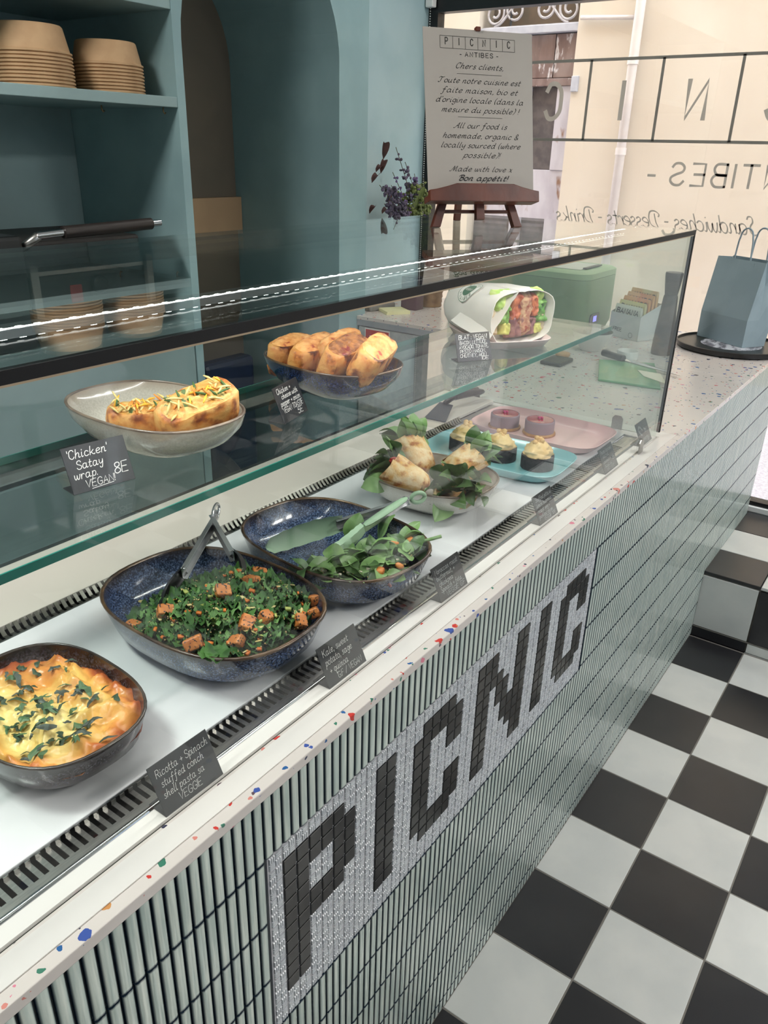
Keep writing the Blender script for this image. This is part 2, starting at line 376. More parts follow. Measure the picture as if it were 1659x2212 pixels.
# ------------------------------------------------------------------ tiled window step
XP = 2.0228
step = thing('window_step', (XP, 0, 0), 'low tiled platform with black and white checker tiles under the shop window', 'platform')
MB().box(.008, XW - XP + .02, -2.4, -.001, -.001, .236).build('core', grout_f, step)
pw = tile_mesh(None, .0985, .0985, .010).build('step_tile', tile_w, step, loc=(0, 0, -9)); pb = tile_mesh(None, .0985, .0985, .010).build('step_tile', tile_b, step, loc=(0, 0, -9))
pw1 = tile_mesh(None, .0985, -YF / 2 - .0015, .010).build('step_tile', tile_w, step, loc=(0, 0, -9)); pb1 = tile_mesh(None, .0985, -YF / 2 - .0015, .010).build('step_tile', tile_b, step, loc=(0, 0, -9))
for i in range(3):
    for j in range(0, 11):
        blk = (i + j) % 2 == 0; y = YF / 2 if j == 0 else YF - (j - .5) * T
        src = (pb1 if blk else pw1) if j == 0 else (pb if blk else pw)
        put(src, step, (.1 + i * T + .0005, y, .247))
rw = MB().box(-.004, .006, -.0985, .0985, -.0985, .0985).build('riser_tile', tile_w, step, loc=(0, 0, -9)); rb = MB().box(-.004, .006, -.0985, .0985, -.0985, .0985).build('riser_tile', tile_b, step, loc=(0, 0, -9))
for j in range(0, 11):
    y = YF / 2 if j == 0 else YF - (j - .5) * T; sy = -YF / T if j == 0 else 1
    o = put(rw if j % 2 == 0 else rb, step, (.003, y, .137)); o.scale = (1, sy * .985, .96)
    o = inst(rb if j % 2 == 0 else rw, None, step, (.003, y, .0185)); o.scale = (1, sy * .985, .165)
MB().box(-.001, .009, -2.4, -.001, .0362, .0405).build('riser_joint', grout_f, step)
# ------------------------------------------------------------------ walls and ceiling
def S(mb, name, mat, parent=None):
    return tag(mb.build(name, mat, parent), kind='structure')
wl = MB()
wl.box(2.0975 - .165, 2.0975, YB, 1.985, 0, 2.6)                # pillar right of the arch
wl.box(1.212, 1.241, YB, 1.985, 0, 2.6)                        # partition left of the arch
AX, AR, AZ = 1.587, .346, 1.742
prev = None
for k in range(25):
    a = PI - PI * k / 24; x = AX + AR * math.cos(a); z = AZ + AR * math.sin(a)
    if prev:
        px, pz = prev
        wl.add([(px, YB, pz), (x, YB, z), (x, YB, 2.6), (px, YB, 2.6), (px, 1.985, pz), (x, 1.985, z), (x, 1.985, 2.6), (px, 1.985, 2.6)],
               [(0, 1, 2, 3), (0, 4, 5, 1), (7, 6, 5, 4)])
    prev = (x, z)
wl.box(-2.4, 1.212, YB, 1.985, 2.28, 2.6)                      # header over the shelves
S(wl, 'wall_left', teal)
S(MB().box(2.0975, XW + .12, 1.575, 1.66, 0, 2.6), 'wall_left_return', M('teal_plaster_lit', (156, 184, 190), .6, c2=(166, 192, 197), ns=4, bump=.35, bs=9, coord='World'))  # lit copy of the teal plaster, daylight put into its colour
S(MB().box(-2.4, 2.1, 1.985, 2.05, 0, 2.6), 'wall_back', taupe)
S(MB().box(1.245, 1.93, 1.955, 1.984, 1.105, 1.30), 'trim_1', beige)
S(MB().box(-2.5, -2.4, -2.4, 2.05, 0, 2.6), 'wall_rear', pale_wall)
wr = MB().box(-2.5, .35, -2.5, -2.4, 0, 2.6).box(.35, 1.6, -2.5, -2.4, 2.15, 2.6).box(1.6, XW + .12, -2.5, -2.4, 0, 2.6)
S(wr, 'wall_right', pale_wall)
S(MB().box(-2.5, XW + .12, -2.5, 2.05, 2.6, 2.66), 'ceiling', ceil_m)
tag(MB().box(-8, XW, -7.4, -7.0, -.2, 6).build('wall_sky_block', M('lane_render', (112, 124, 140), .85, c2=(104, 116, 132), ns=2, coord='World')), kind='structure')  # unseen wall added across the doorway to dim the sky beyond
tag(MB().box(-8, XW + .12, -7.0, -2.5, -.3, -.02).build('floor_lane', M('lane_paving', (110, 110, 116), .85, c2=(100, 100, 106), ns=20, coord='World')), kind='structure')
wf = MB().box(XW, XW + .12, -2.5, 1.66, 2.10, 2.6).box(XW, XW + .12, -2.5, 1.575, -.05, .245).box(XW, XW + .12, -2.5, -2.3, .245, 2.1).box(XW, XW + .12, -1.02, -.32, .245, 2.1)  # last box: unseen pier added to keep the front glass reflection dark
S(wf, 'wall_far', pale_wall)
# ------------------------------------------------------------------ shop window
glass_win = glass('window_glass', (.985, .99, .985), .03)
win = tag(MB().box(XW + .005, XW + .055, 1.53, 1.573, .268, 2.10).box(XW + .005, XW + .055, -2.3, 1.53, 1.985, 2.10)
          .box(XW + .005, XW + .055, -2.3, 1.53, .268, .285).box(XW + .005, XW + .055, -2.3, -2.25, .285, 1.985).build('window_1', black_fr), kind='structure')
MB().box(XW + .028, XW + .032, -2.25, 1.53, .285, 1.985).build('window_pane', glass_win, win)
MB().box(XW - .008, XW + .06, -2.3, 1.573, .2455, .268).build('window_sill', white_pt, win, bevel=.003)
vinyl = M('grey_vinyl', (150, 150, 146), .6, c2=(146, 146, 142), ns=10)
_nt = vinyl.node_tree; _tr = N(_nt, 'ShaderNodeBsdfTranslucent'); _tr.inputs[0].default_value = lin((170, 168, 160)); _ms = N(_nt, 'ShaderNodeMixShader'); _ms.inputs[0].default_value = .5
_nt.links.new(_nt.nodes['Principled BSDF'].outputs[0], _ms.inputs[1]); _nt.links.new(_tr.outputs[0], _ms.inputs[2]); _nt.links.new(_ms.outputs[0], _nt.nodes['Material Output'].inputs[0])
XL = XW + .0265
# letters face the street, so they read mirrored from inside: local x runs towards -y when seen from outside -> towards +y here
OU, OV = Vector((0, 1, 0)), Vector((0, 0, 1))
lt = MB()
Z0b, Z1b, cw = 1.5345, 1.799, .2665
y_end = .868 + cw                                              # street-side right end of the box = +y
y_start = y_end - 6 * cw
def bar(y0, y1, z0, z1): lt.box(XL - .0006, XL, y0, y1, z0, z1)
bar(y_start, y_end, Z0b - .005, Z0b + .005); bar(y_start, y_end, Z1b - .005, Z1b + .005)
for k in range(7): bar(y_start + k * cw - .005, y_start + k * cw + .005, Z0b, Z1b)
for k, ch in enumerate('PICNIC'):
    st, wd = strokes(ch, G); kk = .118 / 7; kx = kk * .98
    st = [[(p[0] * kx / kk, p[1]) for p in P] for P in st]
    ribbons(lt, st, Vector((XL - .0003, y_start + (k + .5) * cw - wd * kx / 2, 1.607)), OU * kk, OV * kk, .95)
def win_text(txt, y0, y1, z, size, font, w, nib, slant, gap):
    st, wd = strokes(txt, font, gap, slant); kk = size / 7; kx = (y1 - y0) / wd
    st = [[(p[0] * kx / kk, p[1]) for p in P] for P in st]
    ribbons(lt, st, Vector((XL - .0003, y0, z)), OU * kk, OV * kk, w, nib)
win_text('- ANTIBES -', .585 - .60, .597, 1.392, .072, G, .85, None, 0, 2.2)
win_text('- Sandwiches - Desserts - Drinks', .145, .935, 1.242, .058, GS, .8, .7, .30, .25)
lt.build('window_lettering', vinyl, win)
# beaded blind cord beside the frame
ch0 = MB()
for k in range(120):
    z = .95 + k * .0088
    ch0.sphere((XW - .012, 1.556, z), .0028, nu=5, nv=3)
tag(ch0.build('blind_cord', M('cord_beads', (196, 198, 196), .3, c2=(186, 188, 186), ns=30), smooth=True), 'white beaded blind cord hanging beside the black window frame', 'cord')
tag(MB().box(XW - .03, XW, 1.535, 1.57, 2.0, 2.05).build('cord_bracket', white_pt, bevel=.004), 'small white blind bracket at the top corner of the window', 'bracket')
# ------------------------------------------------------------------ street outside
tag(MB().box(XW + .12, 40, -25, 25, -.3, -.12).build('street', M('asphalt', (176, 170, 176), .9, c2=(160, 155, 162), ns=60, c3=(196, 192, 196), n3=220, l3=.6, h3=.66, bump=.4, bs=150, coord='World')), kind='structure', label='pale grey asphalt of the street outside')
XS = 6.2
fac = M('cream_render', (212, 200, 184), .85, c2=(217, 206, 191), ns=1.5, bump=.15, bs=30, coord='World')
fb = MB().box(XS, XS + .4, -25, 2.50, -.2, 9).box(XS, XS + .4, 3.38, 25, -.2, 9).box(XS, XS + .4, 2.50, 3.38, 2.95, 9).box(XS + .32, XS + .4, 2.50, 3.38, -.2, 2.95)
tag(fb.build('street_facade', fac), 'cream rendered house wall across the street', 'building', kind='structure')
# opposite side above our own window (shades the street like the real house)
tag(MB().box(XW + .0, XW + .12, -25, -2.5, -.2, 9).box(XW, XW + .12, 1.66, 25, -.2, 9).box(XW, XW + .12, -2.5, 1.66, 2.66, 9).build('wall_street_front', fac), kind='structure')
old = M('weathered_wood', (118, 96, 92), .8, c2=(150, 132, 128), ns=9, lo=.35, hi=.65, c3=(206, 202, 206), n3=26, l3=.60, h3=.66, bump=.5, bs=30, stretch=(1, 1, .35), coord='World')
oldw = M('flaking_white_wood', (202, 198, 206), .8, c2=(186, 180, 190), ns=8, c3=(150, 116, 96), n3=10, l3=.60, h3=.67, bump=.4, bs=30, stretch=(1, 1, .4), coord='World')
greyp = M('grey_paint', (188, 190, 200), .6, c2=(176, 178, 190), ns=12, coord='World')
dk = M('dark_panel', (84, 78, 80), .7, c2=(104, 96, 96), ns=12, coord='World')
door = thing('door_street', (XS, 2.94, -.12), 'weathered old wooden door with flaking paint across the street', 'door')
def dbox(nm, m_, y0, y1, z0, z1, x0, x1, par=door):
    return MB().box(x0, x1, y0 - 2.94, y1 - 2.94, z0 + .12, z1 + .12).build(nm, m_, par, bevel=.004)
dbox('door_leaf', oldw, 2.50, 3.38, -.1, 1.37, .10, .15)
dbox('frame_lintel', greyp, 2.49, 3.40, 2.375, 2.43, .02, .16)
dbox('upper_board', old, 2.50, 2.712, 2.06, 2.37, .09, .14); dbox('upper_board', old, 2.718, 2.94, 2.06, 2.37, .09, .14); dbox('upper_board', old, 2.946, 3.38, 2.06, 2.37, .09, .14)
dbox('cross_rail', old, 2.50, 3.38, 2.0, 2.055, .07, .14)
dbox('stile', oldw, 2.50, 2.66, 1.37, 2.0, .09, .14); dbox('stile', oldw, 2.90, 3.0, 1.37, 2.0, .09, .14)
dbox('sunk_panel', dk, 2.66, 2.90, 1.37, 2.0, .13, .15); dbox('sunk_panel', dk, 3.0, 3.38, 1.37, 2.0, .13, .15)
dbox('transom_panel', M('transom_dark', (140, 122, 104), .7, c2=(120, 106, 92), ns=5, coord='World'), 2.50, 3.38, 2.43, 2.95, .24, .26)
dbox('hinge', greyp, 2.44, 2.50, 1.95, 2.06, -.02, .03)
# iron scrolls of the transom grille
gr = thing('transom_grille', (XS + .06, 2.94, 2.435), 'pale wrought iron scroll grille above the old street door', 'grille')
iron = M('pale_iron', (196, 192, 196), .5, c2=(176, 172, 176), ns=20, coord='World')
def scroll(cy, cz, r, turns, s, sgn):
    return [(0, cy + sgn * r * (1 - .75 * t / turns) * math.cos(s + 2 * PI * t), cz + r * (1 - .75 * t / turns) * math.sin(s + 2 * PI * t)) for t in [turns * k / 30 for k in range(31)]]
for (cy, cz, r, s, sg) in [(.33, .10, .095, PI / 2, 1), (.14, .115, .09, PI / 2, -1), (-.12, .115, .09, PI / 2, 1), (-.33, .10, .095, PI / 2, -1), (.24, .32, .1, -PI / 2, 1), (-.24, .32, .1, -PI / 2, -1)]:
    MB().tube(scroll(cy, cz, r, 1.6, s, sg), .010, 6).build('scroll', iron, gr, smooth=True)
for (a, b, c, d) in [(.33, .005, .05, .22), (-.33, .005, -.05, .22)]:
    MB().tube([(0, a + (c - a) * t, b + (d - b) * smooth(t)) for t in [k / 10 for k in range(11)]], .010, 6).build('scroll_stem', iron, gr, smooth=True)
MB().tube([(0, .18, 0), (0, .18, .5)], .009, 6).build('upright', M('dark_iron', (40, 40, 46), .5, c2=(48, 46, 52), ns=14), gr)
MB().box(-.01, .01, -.44, .44, -.012, .004).build('bottom_bar', iron, gr)
wp = M('pale_pipe', (224, 216, 212), .5, c2=(214, 206, 204), ns=6, coord='World')
dp = thing('downpipe', (XS - .06, 2.0, -.12), 'pale vertical downpipe on the cream house wall', 'pipe')
MB().tube([(0, 0, 0), (0, 0, 5)], .036, 14).build('pipe', wp, dp, smooth=True)
for z in (1.62, 2.24): MB().tube([(0, 0, z), (0, 0, z + .05)], .042, 14).build('collar', wp, dp, smooth=40)
tag(MB().tube([(XS - .03, 2.47, 2.452), (XS - .03, 2.05, 2.43)], .016, 10).build('wall_conduit', wp, smooth=True), 'thin pale horizontal conduit beside the downpipe on the cream wall', 'pipe')
# ------------------------------------------------------------------ counter with finger tiles and mosaic sign
S_ = 0.022021; ZL = 0.75936; KP = .01420; KH = .0938; ZJ = .7838
kit = bpy.data.materials.new('celadon_finger_tile'); kit.use_nodes = True
nt = kit.node_tree; b = nt.nodes['Principled BSDF']; b.inputs['Roughness'].default_value = .13; b.inputs['Coat Weight'].default_value = .4
uvn = N(nt, 'ShaderNodeUVMap'); sep = N(nt, 'ShaderNodeSeparateXYZ'); nt.links.new(uvn.outputs[0], sep.inputs[0])
geo = N(nt, 'ShaderNodeNewGeometry'); mp = N(nt, 'ShaderNodeMapping'); mp.inputs['Scale'].default_value = (160, 160, 9)
nt.links.new(geo.outputs['Position'], mp.inputs[0])
tn = N(nt, 'ShaderNodeTexNoise'); tn.inputs['Scale'].default_value = 1.6; tn.inputs['Detail'].default_value = 3; nt.links.new(mp.outputs[0], tn.inputs['Vector'])
rp = N(nt, 'ShaderNodeValToRGB'); rp.color_ramp.elements[0].position = .35; rp.color_ramp.elements[1].position = .7
rp.color_ramp.elements[0].color = lin((172, 188, 182)); rp.color_ramp.elements[1].color = lin((208, 217, 208)); nt.links.new(tn.outputs['Fac'], rp.inputs[0])
# thin glaze at the tile's edges turns ink blue
eu = N(nt, 'ShaderNodeMath', operation='SUBTRACT'); eu.inputs[1].default_value = .5; nt.links.new(sep.outputs[0], eu.inputs[0])
au = N(nt, 'ShaderNodeMath', operation='ABSOLUTE'); nt.links.new(eu.outputs[0], au.inputs[0])
ev = N(nt, 'ShaderNodeMath', operation='SUBTRACT'); ev.inputs[1].default_value = .5; nt.links.new(sep.outputs[1], ev.inputs[0])
av = N(nt, 'ShaderNodeMath', operation='ABSOLUTE'); nt.links.new(ev.outputs[0], av.inputs[0])
ru = N(nt, 'ShaderNodeMapRange'); ru.inputs[1].default_value = .33; ru.inputs[2].default_value = .47; nt.links.new(au.outputs[0], ru.inputs[0])
rv = N(nt, 'ShaderNodeMapRange'); rv.inputs[1].default_value = .465; rv.inputs[2].default_value = .495; nt.links.new(av.outputs[0], rv.inputs[0])
mxm = N(nt, 'ShaderNodeMath', operation='MAXIMUM'); nt.links.new(ru.outputs[0], mxm.inputs[0]); nt.links.new(rv.outputs[0], mxm.inputs[1])
mc = N(nt, 'ShaderNodeMix', data_type='RGBA'); nt.links.new(mxm.outputs[0], mc.inputs[0]); nt.links.new(rp.outputs[0], mc.inputs[6]); mc.inputs[7].default_value = lin((34, 50, 66))
nt.links.new(mc.outputs[2], b.inputs['Base Color'])
grout = M('pale_grout', (176, 180, 176), .85, c2=(160, 166, 164), ns=40, coord='World')
counter = thing('counter', (0, 0, 0), 'long shop counter clad in slim celadon finger tiles with mosaic lettering', 'counter')
cb = MB().box(-1.4, 2.0975 + .5, .004, .03, 0, .872)
cb.box(-1.4, -1.37, .03, .62, 0, .872).box(1.345, 2.05, .60, .62, 0, .872).box(2.05, 2.07, .62, 1.455, 0, .845)
cb.build('carcass', grout, counter)
SX0, SX1, SZ0, SZ1 = -.0237, .9042, .497, .7838
TD = .0048
def kit_shape(mb, x, z0, z1, w=.0124, u0=0):
    """one slim tile with a softly domed face"""
    hw = w / 2; prof = [(-hw, .006), (-hw, .0022), (-hw * .86, .0008), (-hw * .55, 0), (hw * .55, 0), (hw * .86, .0008), (hw, .0022), (hw, .006)]
    us = [0, 0, .07, .225, .775, .93, 1, 1]; e = .0012
    n = len(prof)
    V = [(x + px, py - .002, z0) for px, py in prof] + [(x + px, py - .002, z1) for px, py in prof]
    UV = [(u, 0) for u in us] + [(u, 1) for u in us]
    F = [(i, i + 1, n + i + 1, n + i) for i in range(n - 1)] + [tuple(range(n)), tuple(reversed(range(n, 2 * n)))]
    mb.add(V, F, UV)
rows = [(ZJ + .001, .8715)]
z = ZJ
while z > 0.004:
    rows.append((max(z - KH + .001, .002), z - .001)); z -= KH
protos = {}
def kit_obj(h):
    k = round(h, 4)
    if k not in protos:
        mb = MB(); kit_shape(mb, 0, -h / 2, h / 2); o = mb.build('finger_tile', kit, counter, loc=(0, 0, -9), smooth=50)
        protos[k] = [o, False]
    return protos[k]
cells = []
x = -1.38
i0 = -96
for i in range(i0, 186):
    xc = .1434 + .0070 + (i - 10) * KP
    if xc < -1.38 or xc > 2.61: continue
    for (a, b_) in rows:
        if xc > SX0 - .004 and xc < SX1 + .004:
            if a < SZ1 - .004 and b_ > SZ0 + .004:
                if a > SZ0 - .02: continue
                if b_ > SZ0: b_ = SZ0 - .001
                if b_ - a < .01: continue
        cells.append((xc, a, b_))
cv = Vector(CP); fwd = Vector(RR[2]); rgt = Vector(RR[0]); dwn = Vector(RR[1])
def to_px(p):
    d = Vector(p) - cv; w_ = d.dot(fwd)
    if w_ < .05: return None
    return 829.5 + 1697.846 * d.dot(rgt) / w_, 1106 + 1697.846 * d.dot(dwn) / w_, w_
def shown(c):
    q = to_px((c[0], 0, (c[1] + c[2]) / 2))
    if q is None or not (-10 < q[0] < 1669 and -20 < q[1] < 2232): return 9e9
    return q[2]
cells.sort(key=shown)
rest = MB()
for k, (xc, a, b_) in enumerate(cells):
    if k < 300:
        pr = kit_obj(b_ - a); o = pr[0]
        if pr[1]: o = inst(o, None, counter)
        pr[1] = True
        o.location = (xc, 0, (a + b_) / 2)
    else: kit_shape(rest, xc, a, b_)
tag(rest.build('finger_tile_field', kit, counter, smooth=50), kind='stuff')
# mosaic sign set into the tiles
sign = MB().box(SX0, SX1, .0, .006, SZ0, SZ1).build('sign_panel', M('sign_grout', (178, 178, 182), .8, c2=(168, 168, 174), ns=60, coord='World'), counter)
sign['label'] = 'mosaic panel spelling PICNIC in black tiles on white'
LET = {'P': ["11111 ", "111111", "11  11", "11  11", "111111", "11111 ", "11", "11", "11", "11"], 'I': ["11"] * 10,
       'C': [" 1111 ", "111111", "11  11", "11  11", "11    ", "11    ", "11  11", "11  11", "111111", " 1111 "],
       'N': ["111   11", "111   11", "1111  11", "11 11 11", "11 11 11", "11  1111", "11  1111", "11   111", "11    11", "11    11"]}
blackset = set()
for ch, u0 in zip('PICNIC', (0, 8, 12, 20, 30, 34)):
    for r, row in enumerate(LET[ch]):
        for c_, q in enumerate(row):
            if q == '1': blackset.add((u0 + c_, r))
ts = S_ * .448
mbk = MB(); e = .0007
mbk.loft([[(-ts, 0, -ts), (ts, 0, -ts), (ts, 0, ts), (-ts, 0, ts)], [(-ts, -.0016, -ts), (ts, -.0016, -ts), (ts, -.0016, ts), (-ts, -.0016, ts)],
          [(-ts + e, -.0022, -ts + e), (ts - e, -.0022, -ts + e), (ts - e, -.0022, ts - e), (-ts + e, -.0022, ts - e)]], False, True)
bk0 = mbk.build('black_mosaic_tile', M('black_mosaic', (16, 16, 18), .22, c2=(24, 24, 26), ns=3, coord='World'), sign, loc=(0, 0, -9))
def basket(flip):
    """white tile made of little ridges woven in a basket pattern"""
    mb = MB(); q = ts / 2
    for a in (0, 1):
        for b2 in (0, 1):
            cx, cz = -q + a * 2 * q, -q + b2 * 2 * q; hor = (a + b2 + flip) % 2 == 0
            for k in (-1, 0, 1):
                t = q * .62
                hx, hz, ox, oz = (q * .94, q * .24, 0, k * t) if hor else (q * .24, q * .94, k * t, 0)
                hx2, hz2 = hx * .8, hz * .75; X, Z = cx + ox, cz + oz
                mb.loft([[(X - hx, -.0002, Z - hz), (X + hx, -.0002, Z - hz), (X + hx, -.0002, Z + hz), (X - hx, -.0002, Z + hz)],
                         [(X - hx2, -.0017, Z - hz2), (X + hx2, -.0017, Z - hz2), (X + hx2, -.0017, Z + hz2), (X - hx2, -.0017, Z + hz2)]], False, True)
    return mb
wm = M('white_mosaic', (206, 210, 214), .3, c2=(196, 200, 206), ns=30, coord='World')
wa = basket(0).build('white_mosaic_tile', wm, sign, loc=(0, 0, -9)); wb = basket(1).build('white_mosaic_tile', wm, sign, loc=(0, 0, -9))
whites = []
ub = False
for u in range(-1, 41):
    for r in range(-1, 12):
        zc = ZL - (r + .465) * S_; xc = (u + .465) * S_
        if zc - ts < SZ0 - .004 or xc + ts > SX1 + .003: continue
        if (u, r) in blackset:
            put(bk0, sign, (xc, 0, zc))
        else: whites.append((shown((xc, zc, zc)), xc, zc, (u + r) % 2))
whites.sort()
wrest = MB(); bm0, bm1 = basket(0), basket(1)
for k, (d, xc, zc, fl_) in enumerate(whites):
    if k < 300: put(wb if fl_ else wa, sign, (xc, 0, zc))
    else:
        src = bm1 if fl_ else bm0
        wrest.add([(p[0] + xc, p[1], p[2] + zc) for p in src.v], src.f)
if wrest.v: tag(wrest.build('white_mosaic_field', wm, sign), kind='stuff')

# ------------------------------------------------------------------ terrazzo worktop
ter = bpy.data.materials.new('terrazzo'); ter.use_nodes = True
nt = ter.node_tree; b = nt.nodes['Principled BSDF']; b.inputs['Roughness'].default_value = .22
geo = N(nt, 'ShaderNodeNewGeometry')
prev = None
base = N(nt, 'ShaderNodeTexNoise'); base.inputs['Scale'].default_value = 18; base.inputs['Detail'].default_value = 5; nt.links.new(geo.outputs['Position'], base.inputs['Vector'])
br = N(nt, 'ShaderNodeValToRGB'); br.color_ramp.elements[0].color = lin((204, 196, 191)); br.color_ramp.elements[1].color = lin((216, 209, 205)); nt.links.new(base.outputs['Fac'], br.inputs[0])
prev = br.outputs[0]
wv = N(nt, 'ShaderNodeTexNoise'); wv.inputs['Scale'].default_value = 130; nt.links.new(geo.outputs['Position'], wv.inputs['Vector'])
wm_ = N(nt, 'ShaderNodeVectorMath', operation='MULTIPLY_ADD'); wm_.inputs[1].default_value = (.007, .007, .007); nt.links.new(wv.outputs['Color'], wm_.inputs[0]); nt.links.new(geo.outputs['Position'], wm_.inputs[2])
for sc_, thr, rad, off in ((70, .925, .40, 0), (46, .955, .36, 3.7), (150, .90, .38, 8.1)):
    mp = N(nt, 'ShaderNodeMapping'); mp.inputs['Location'].default_value = (off, off, off); nt.links.new(wm_.outputs[0], mp.inputs[0])
    vo = N(nt, 'ShaderNodeTexVoronoi'); vo.inputs['Scale'].default_value = sc_; nt.links.new(mp.outputs[0], vo.inputs['Vector'])
    sp = N(nt, 'ShaderNodeSeparateColor'); nt.links.new(vo.outputs['Color'], sp.inputs[0])
    g1 = N(nt, 'ShaderNodeMath', operation='GREATER_THAN'); g1.inputs[1].default_value = thr; nt.links.new(sp.outputs[0], g1.inputs[0])
    l1 = N(nt, 'ShaderNodeMath', operation='LESS_THAN'); l1.inputs[1].default_value = rad; nt.links.new(vo.outputs['Distance'], l1.inputs[0])
    mu = N(nt, 'ShaderNodeMath', operation='MULTIPLY'); nt.links.new(g1.outputs[0], mu.inputs[0]); nt.links.new(l1.outputs[0], mu.inputs[1])
    cr = N(nt, 'ShaderNodeValToRGB'); cr.color_ramp.interpolation = 'CONSTANT'
    cols = [(0, (196, 58, 52)), (.14, (60, 84, 158)), (.3, (206, 130, 120)), (.42, (40, 92, 150)), (.54, (92, 74, 84)), (.64, (214, 128, 150)), (.74, (60, 120, 100)), (.82, (198, 140, 84)), (.9, (52, 54, 78))]
    while len(cr.color_ramp.elements) < len(cols): cr.color_ramp.elements.new(.5)
    for el, (p_, c_) in zip(cr.color_ramp.elements, cols): el.position = p_; el.color = lin(c_)
    nt.links.new(sp.outputs[1], cr.inputs[0])
    mx = N(nt, 'ShaderNodeMix', data_type='RGBA'); nt.links.new(mu.outputs[0], mx.inputs[0]); nt.links.new(prev, mx.inputs[6]); nt.links.new(cr.outputs[0], mx.inputs[7]); prev = mx.outputs[2]
nt.links.new(prev, b.inputs['Base Color'])
top = MB().box(-1.4, 1.345, -.005, .0405, .8722, .886)
top.box(1.345, 2.044, -.005, .62, .8722, .886).box(2.044, XW - .001, -.005, 1.4625, .8722, .886).box(2.0985, XW - .001, 1.4625, 1.5745, .8722, .886)
wt = tag(top.build('countertop', ter, bevel=.0012), 'white terrazzo worktop with coloured chips along the counter', 'worktop')
MB().box(2.0445, 2.06, .62, 1.4625, .850, .8722).build('edge_strip', M('grey_edge', (150, 154, 156), .5, c2=(140, 146, 150), ns=12), wt)
# ------------------------------------------------------------------ glass display case
ZD = .8905; ZG = 1.343; XR = 1.336; XL0 = -1.36
case = thing('display_case', (0, .3, .886), 'glass refrigerated display case with steel grilles on the counter', 'display case')
def W(mb, name, mat, parent, **k):
    """part given in room coordinates"""
    return mb.build(name, mat, parent, loc=tuple(-q for q in parent.location) if parent.type == 'EMPTY' else None, **k)
g_front = glass('front_glass', (.98, .99, .985), .015); g_side = glass('side_glass', (.905, .955, .93), .045); g_top = glass('top_glass', (.93, .965, .955), .045); g_shelf = glass('shelf_glass', (.93, .965, .955), .045)
edge_m = M('glass_edge', (40, 128, 108), .12, c2=(30, 104, 92), ns=3, coord='World', spec=.6)
white_met = M('white_enamel', (226, 222, 218), .22, c2=(220, 217, 214), ns=5, coord='World')
deck_m = M('white_deck', (228, 228, 230), .12, c2=(222, 223, 226), ns=4, coord='World', coat=.3)
cream_met = M('cream_enamel', (206, 200, 190), .2, c2=(200, 194, 185), ns=3, coord='World')
dark_in = M('case_shadow_gap', (10, 12, 13), .6, c2=(14, 16, 17), ns=8)
W(MB().box(XL0, XR, .036, .042, .889, ZG - .0065), 'front_pane', g_front, case)
W(MB().box(XR - .006, XR, .0425, .62, .889, ZG - .0065), 'side_pane', g_side, case)
W(MB().box(XL0, XR, .036, .62, ZG - .006, ZG), 'top_pane', g_top, case)
W(MB().box(XL0, XR - .01, .0353, .0360, ZG - .0112, ZG - .0096), 'seal_trim', M('tan_trim', (170, 150, 122), .4, c2=(160, 141, 115), ns=10), case)
W(MB().box(XL0, XR, .0350, .0425, ZG - .0095, ZG - .0003).box(XR - .0062, XR + .0004, .0352, .0425, .9, ZG - .0085), 'black_seal', M('black_sealant', (5, 5, 8), .45, c2=(7, 7, 10), ns=10, spec=.25), case)
W(MB().box(XL0, XR - .01, .613, .619, ZG - .034, ZG - .0065), 'rear_rail', glass('smoked_rail', (.72, .76, .76), .06), case)
sh = W(MB().box(XL0, XR - .008, .1835, .450, 1.1155, 1.125), 'glass_shelf', g_shelf, case)
W(MB().box(XL0, XR - .008, .1815, .1834, 1.1155, 1.125), 'shelf_edge', edge_m, case)
W(MB().box(XL0, XR - .008, .4501, .4515, 1.1155, 1.125), 'shelf_edge', edge_m, case)
W(MB().box(XL0, XR - .02, .425, .455, 1.094, 1.115).box(XL0, XR - .02, .425, .428, 1.094, 1.1), 'shelf_rail', M('dull_steel', (150, 150, 146), .32, 1.0, c2=(130, 130, 127), ns=30, coord='World'), case)
# LED strip under the top pane
W(MB().box(XL0, XR - .02, .172, .196, 1.3292, 1.3365), 'led_profile', M('aluminium', (176, 178, 180), .35, 1.0, c2=(166, 168, 170), ns=20), case)
led_m = bpy.data.materials.new('led_light'); led_m.use_nodes = True; led_m.node_tree.nodes.clear()
_o = N(led_m.node_tree, 'ShaderNodeOutputMaterial'); _e = N(led_m.node_tree, 'ShaderNodeEmission'); _e.inputs[0].default_value = (1, .985, .96, 1); _e.inputs[1].default_value = 22
led_m.node_tree.links.new(_e.outputs[0], _o.inputs[0])
lm = MB(); k = 0
while XL0 + .02 + k * .017 < XR - .03:
    x = XL0 + .02 + k * .017; k += 1
    lm.box(x - .0028, x + .0028, .1745, .1805, 1.3366, 1.3369); lm.box(x - .0028, x + .0028, .1745, .1805, 1.3283, 1.3289)
lm.box(XL0 + .02, XR - .03, .1750, .1785, 1.33655, 1.33668)
W(lm, 'led_diode_row', led_m, case)
a_ = area_light('led_light', (0, .180 - .3, 1.3275 - .886), XR - XL0 - .06, .010, LEDW, (1, .97, .93), (0, 0, 0), case)
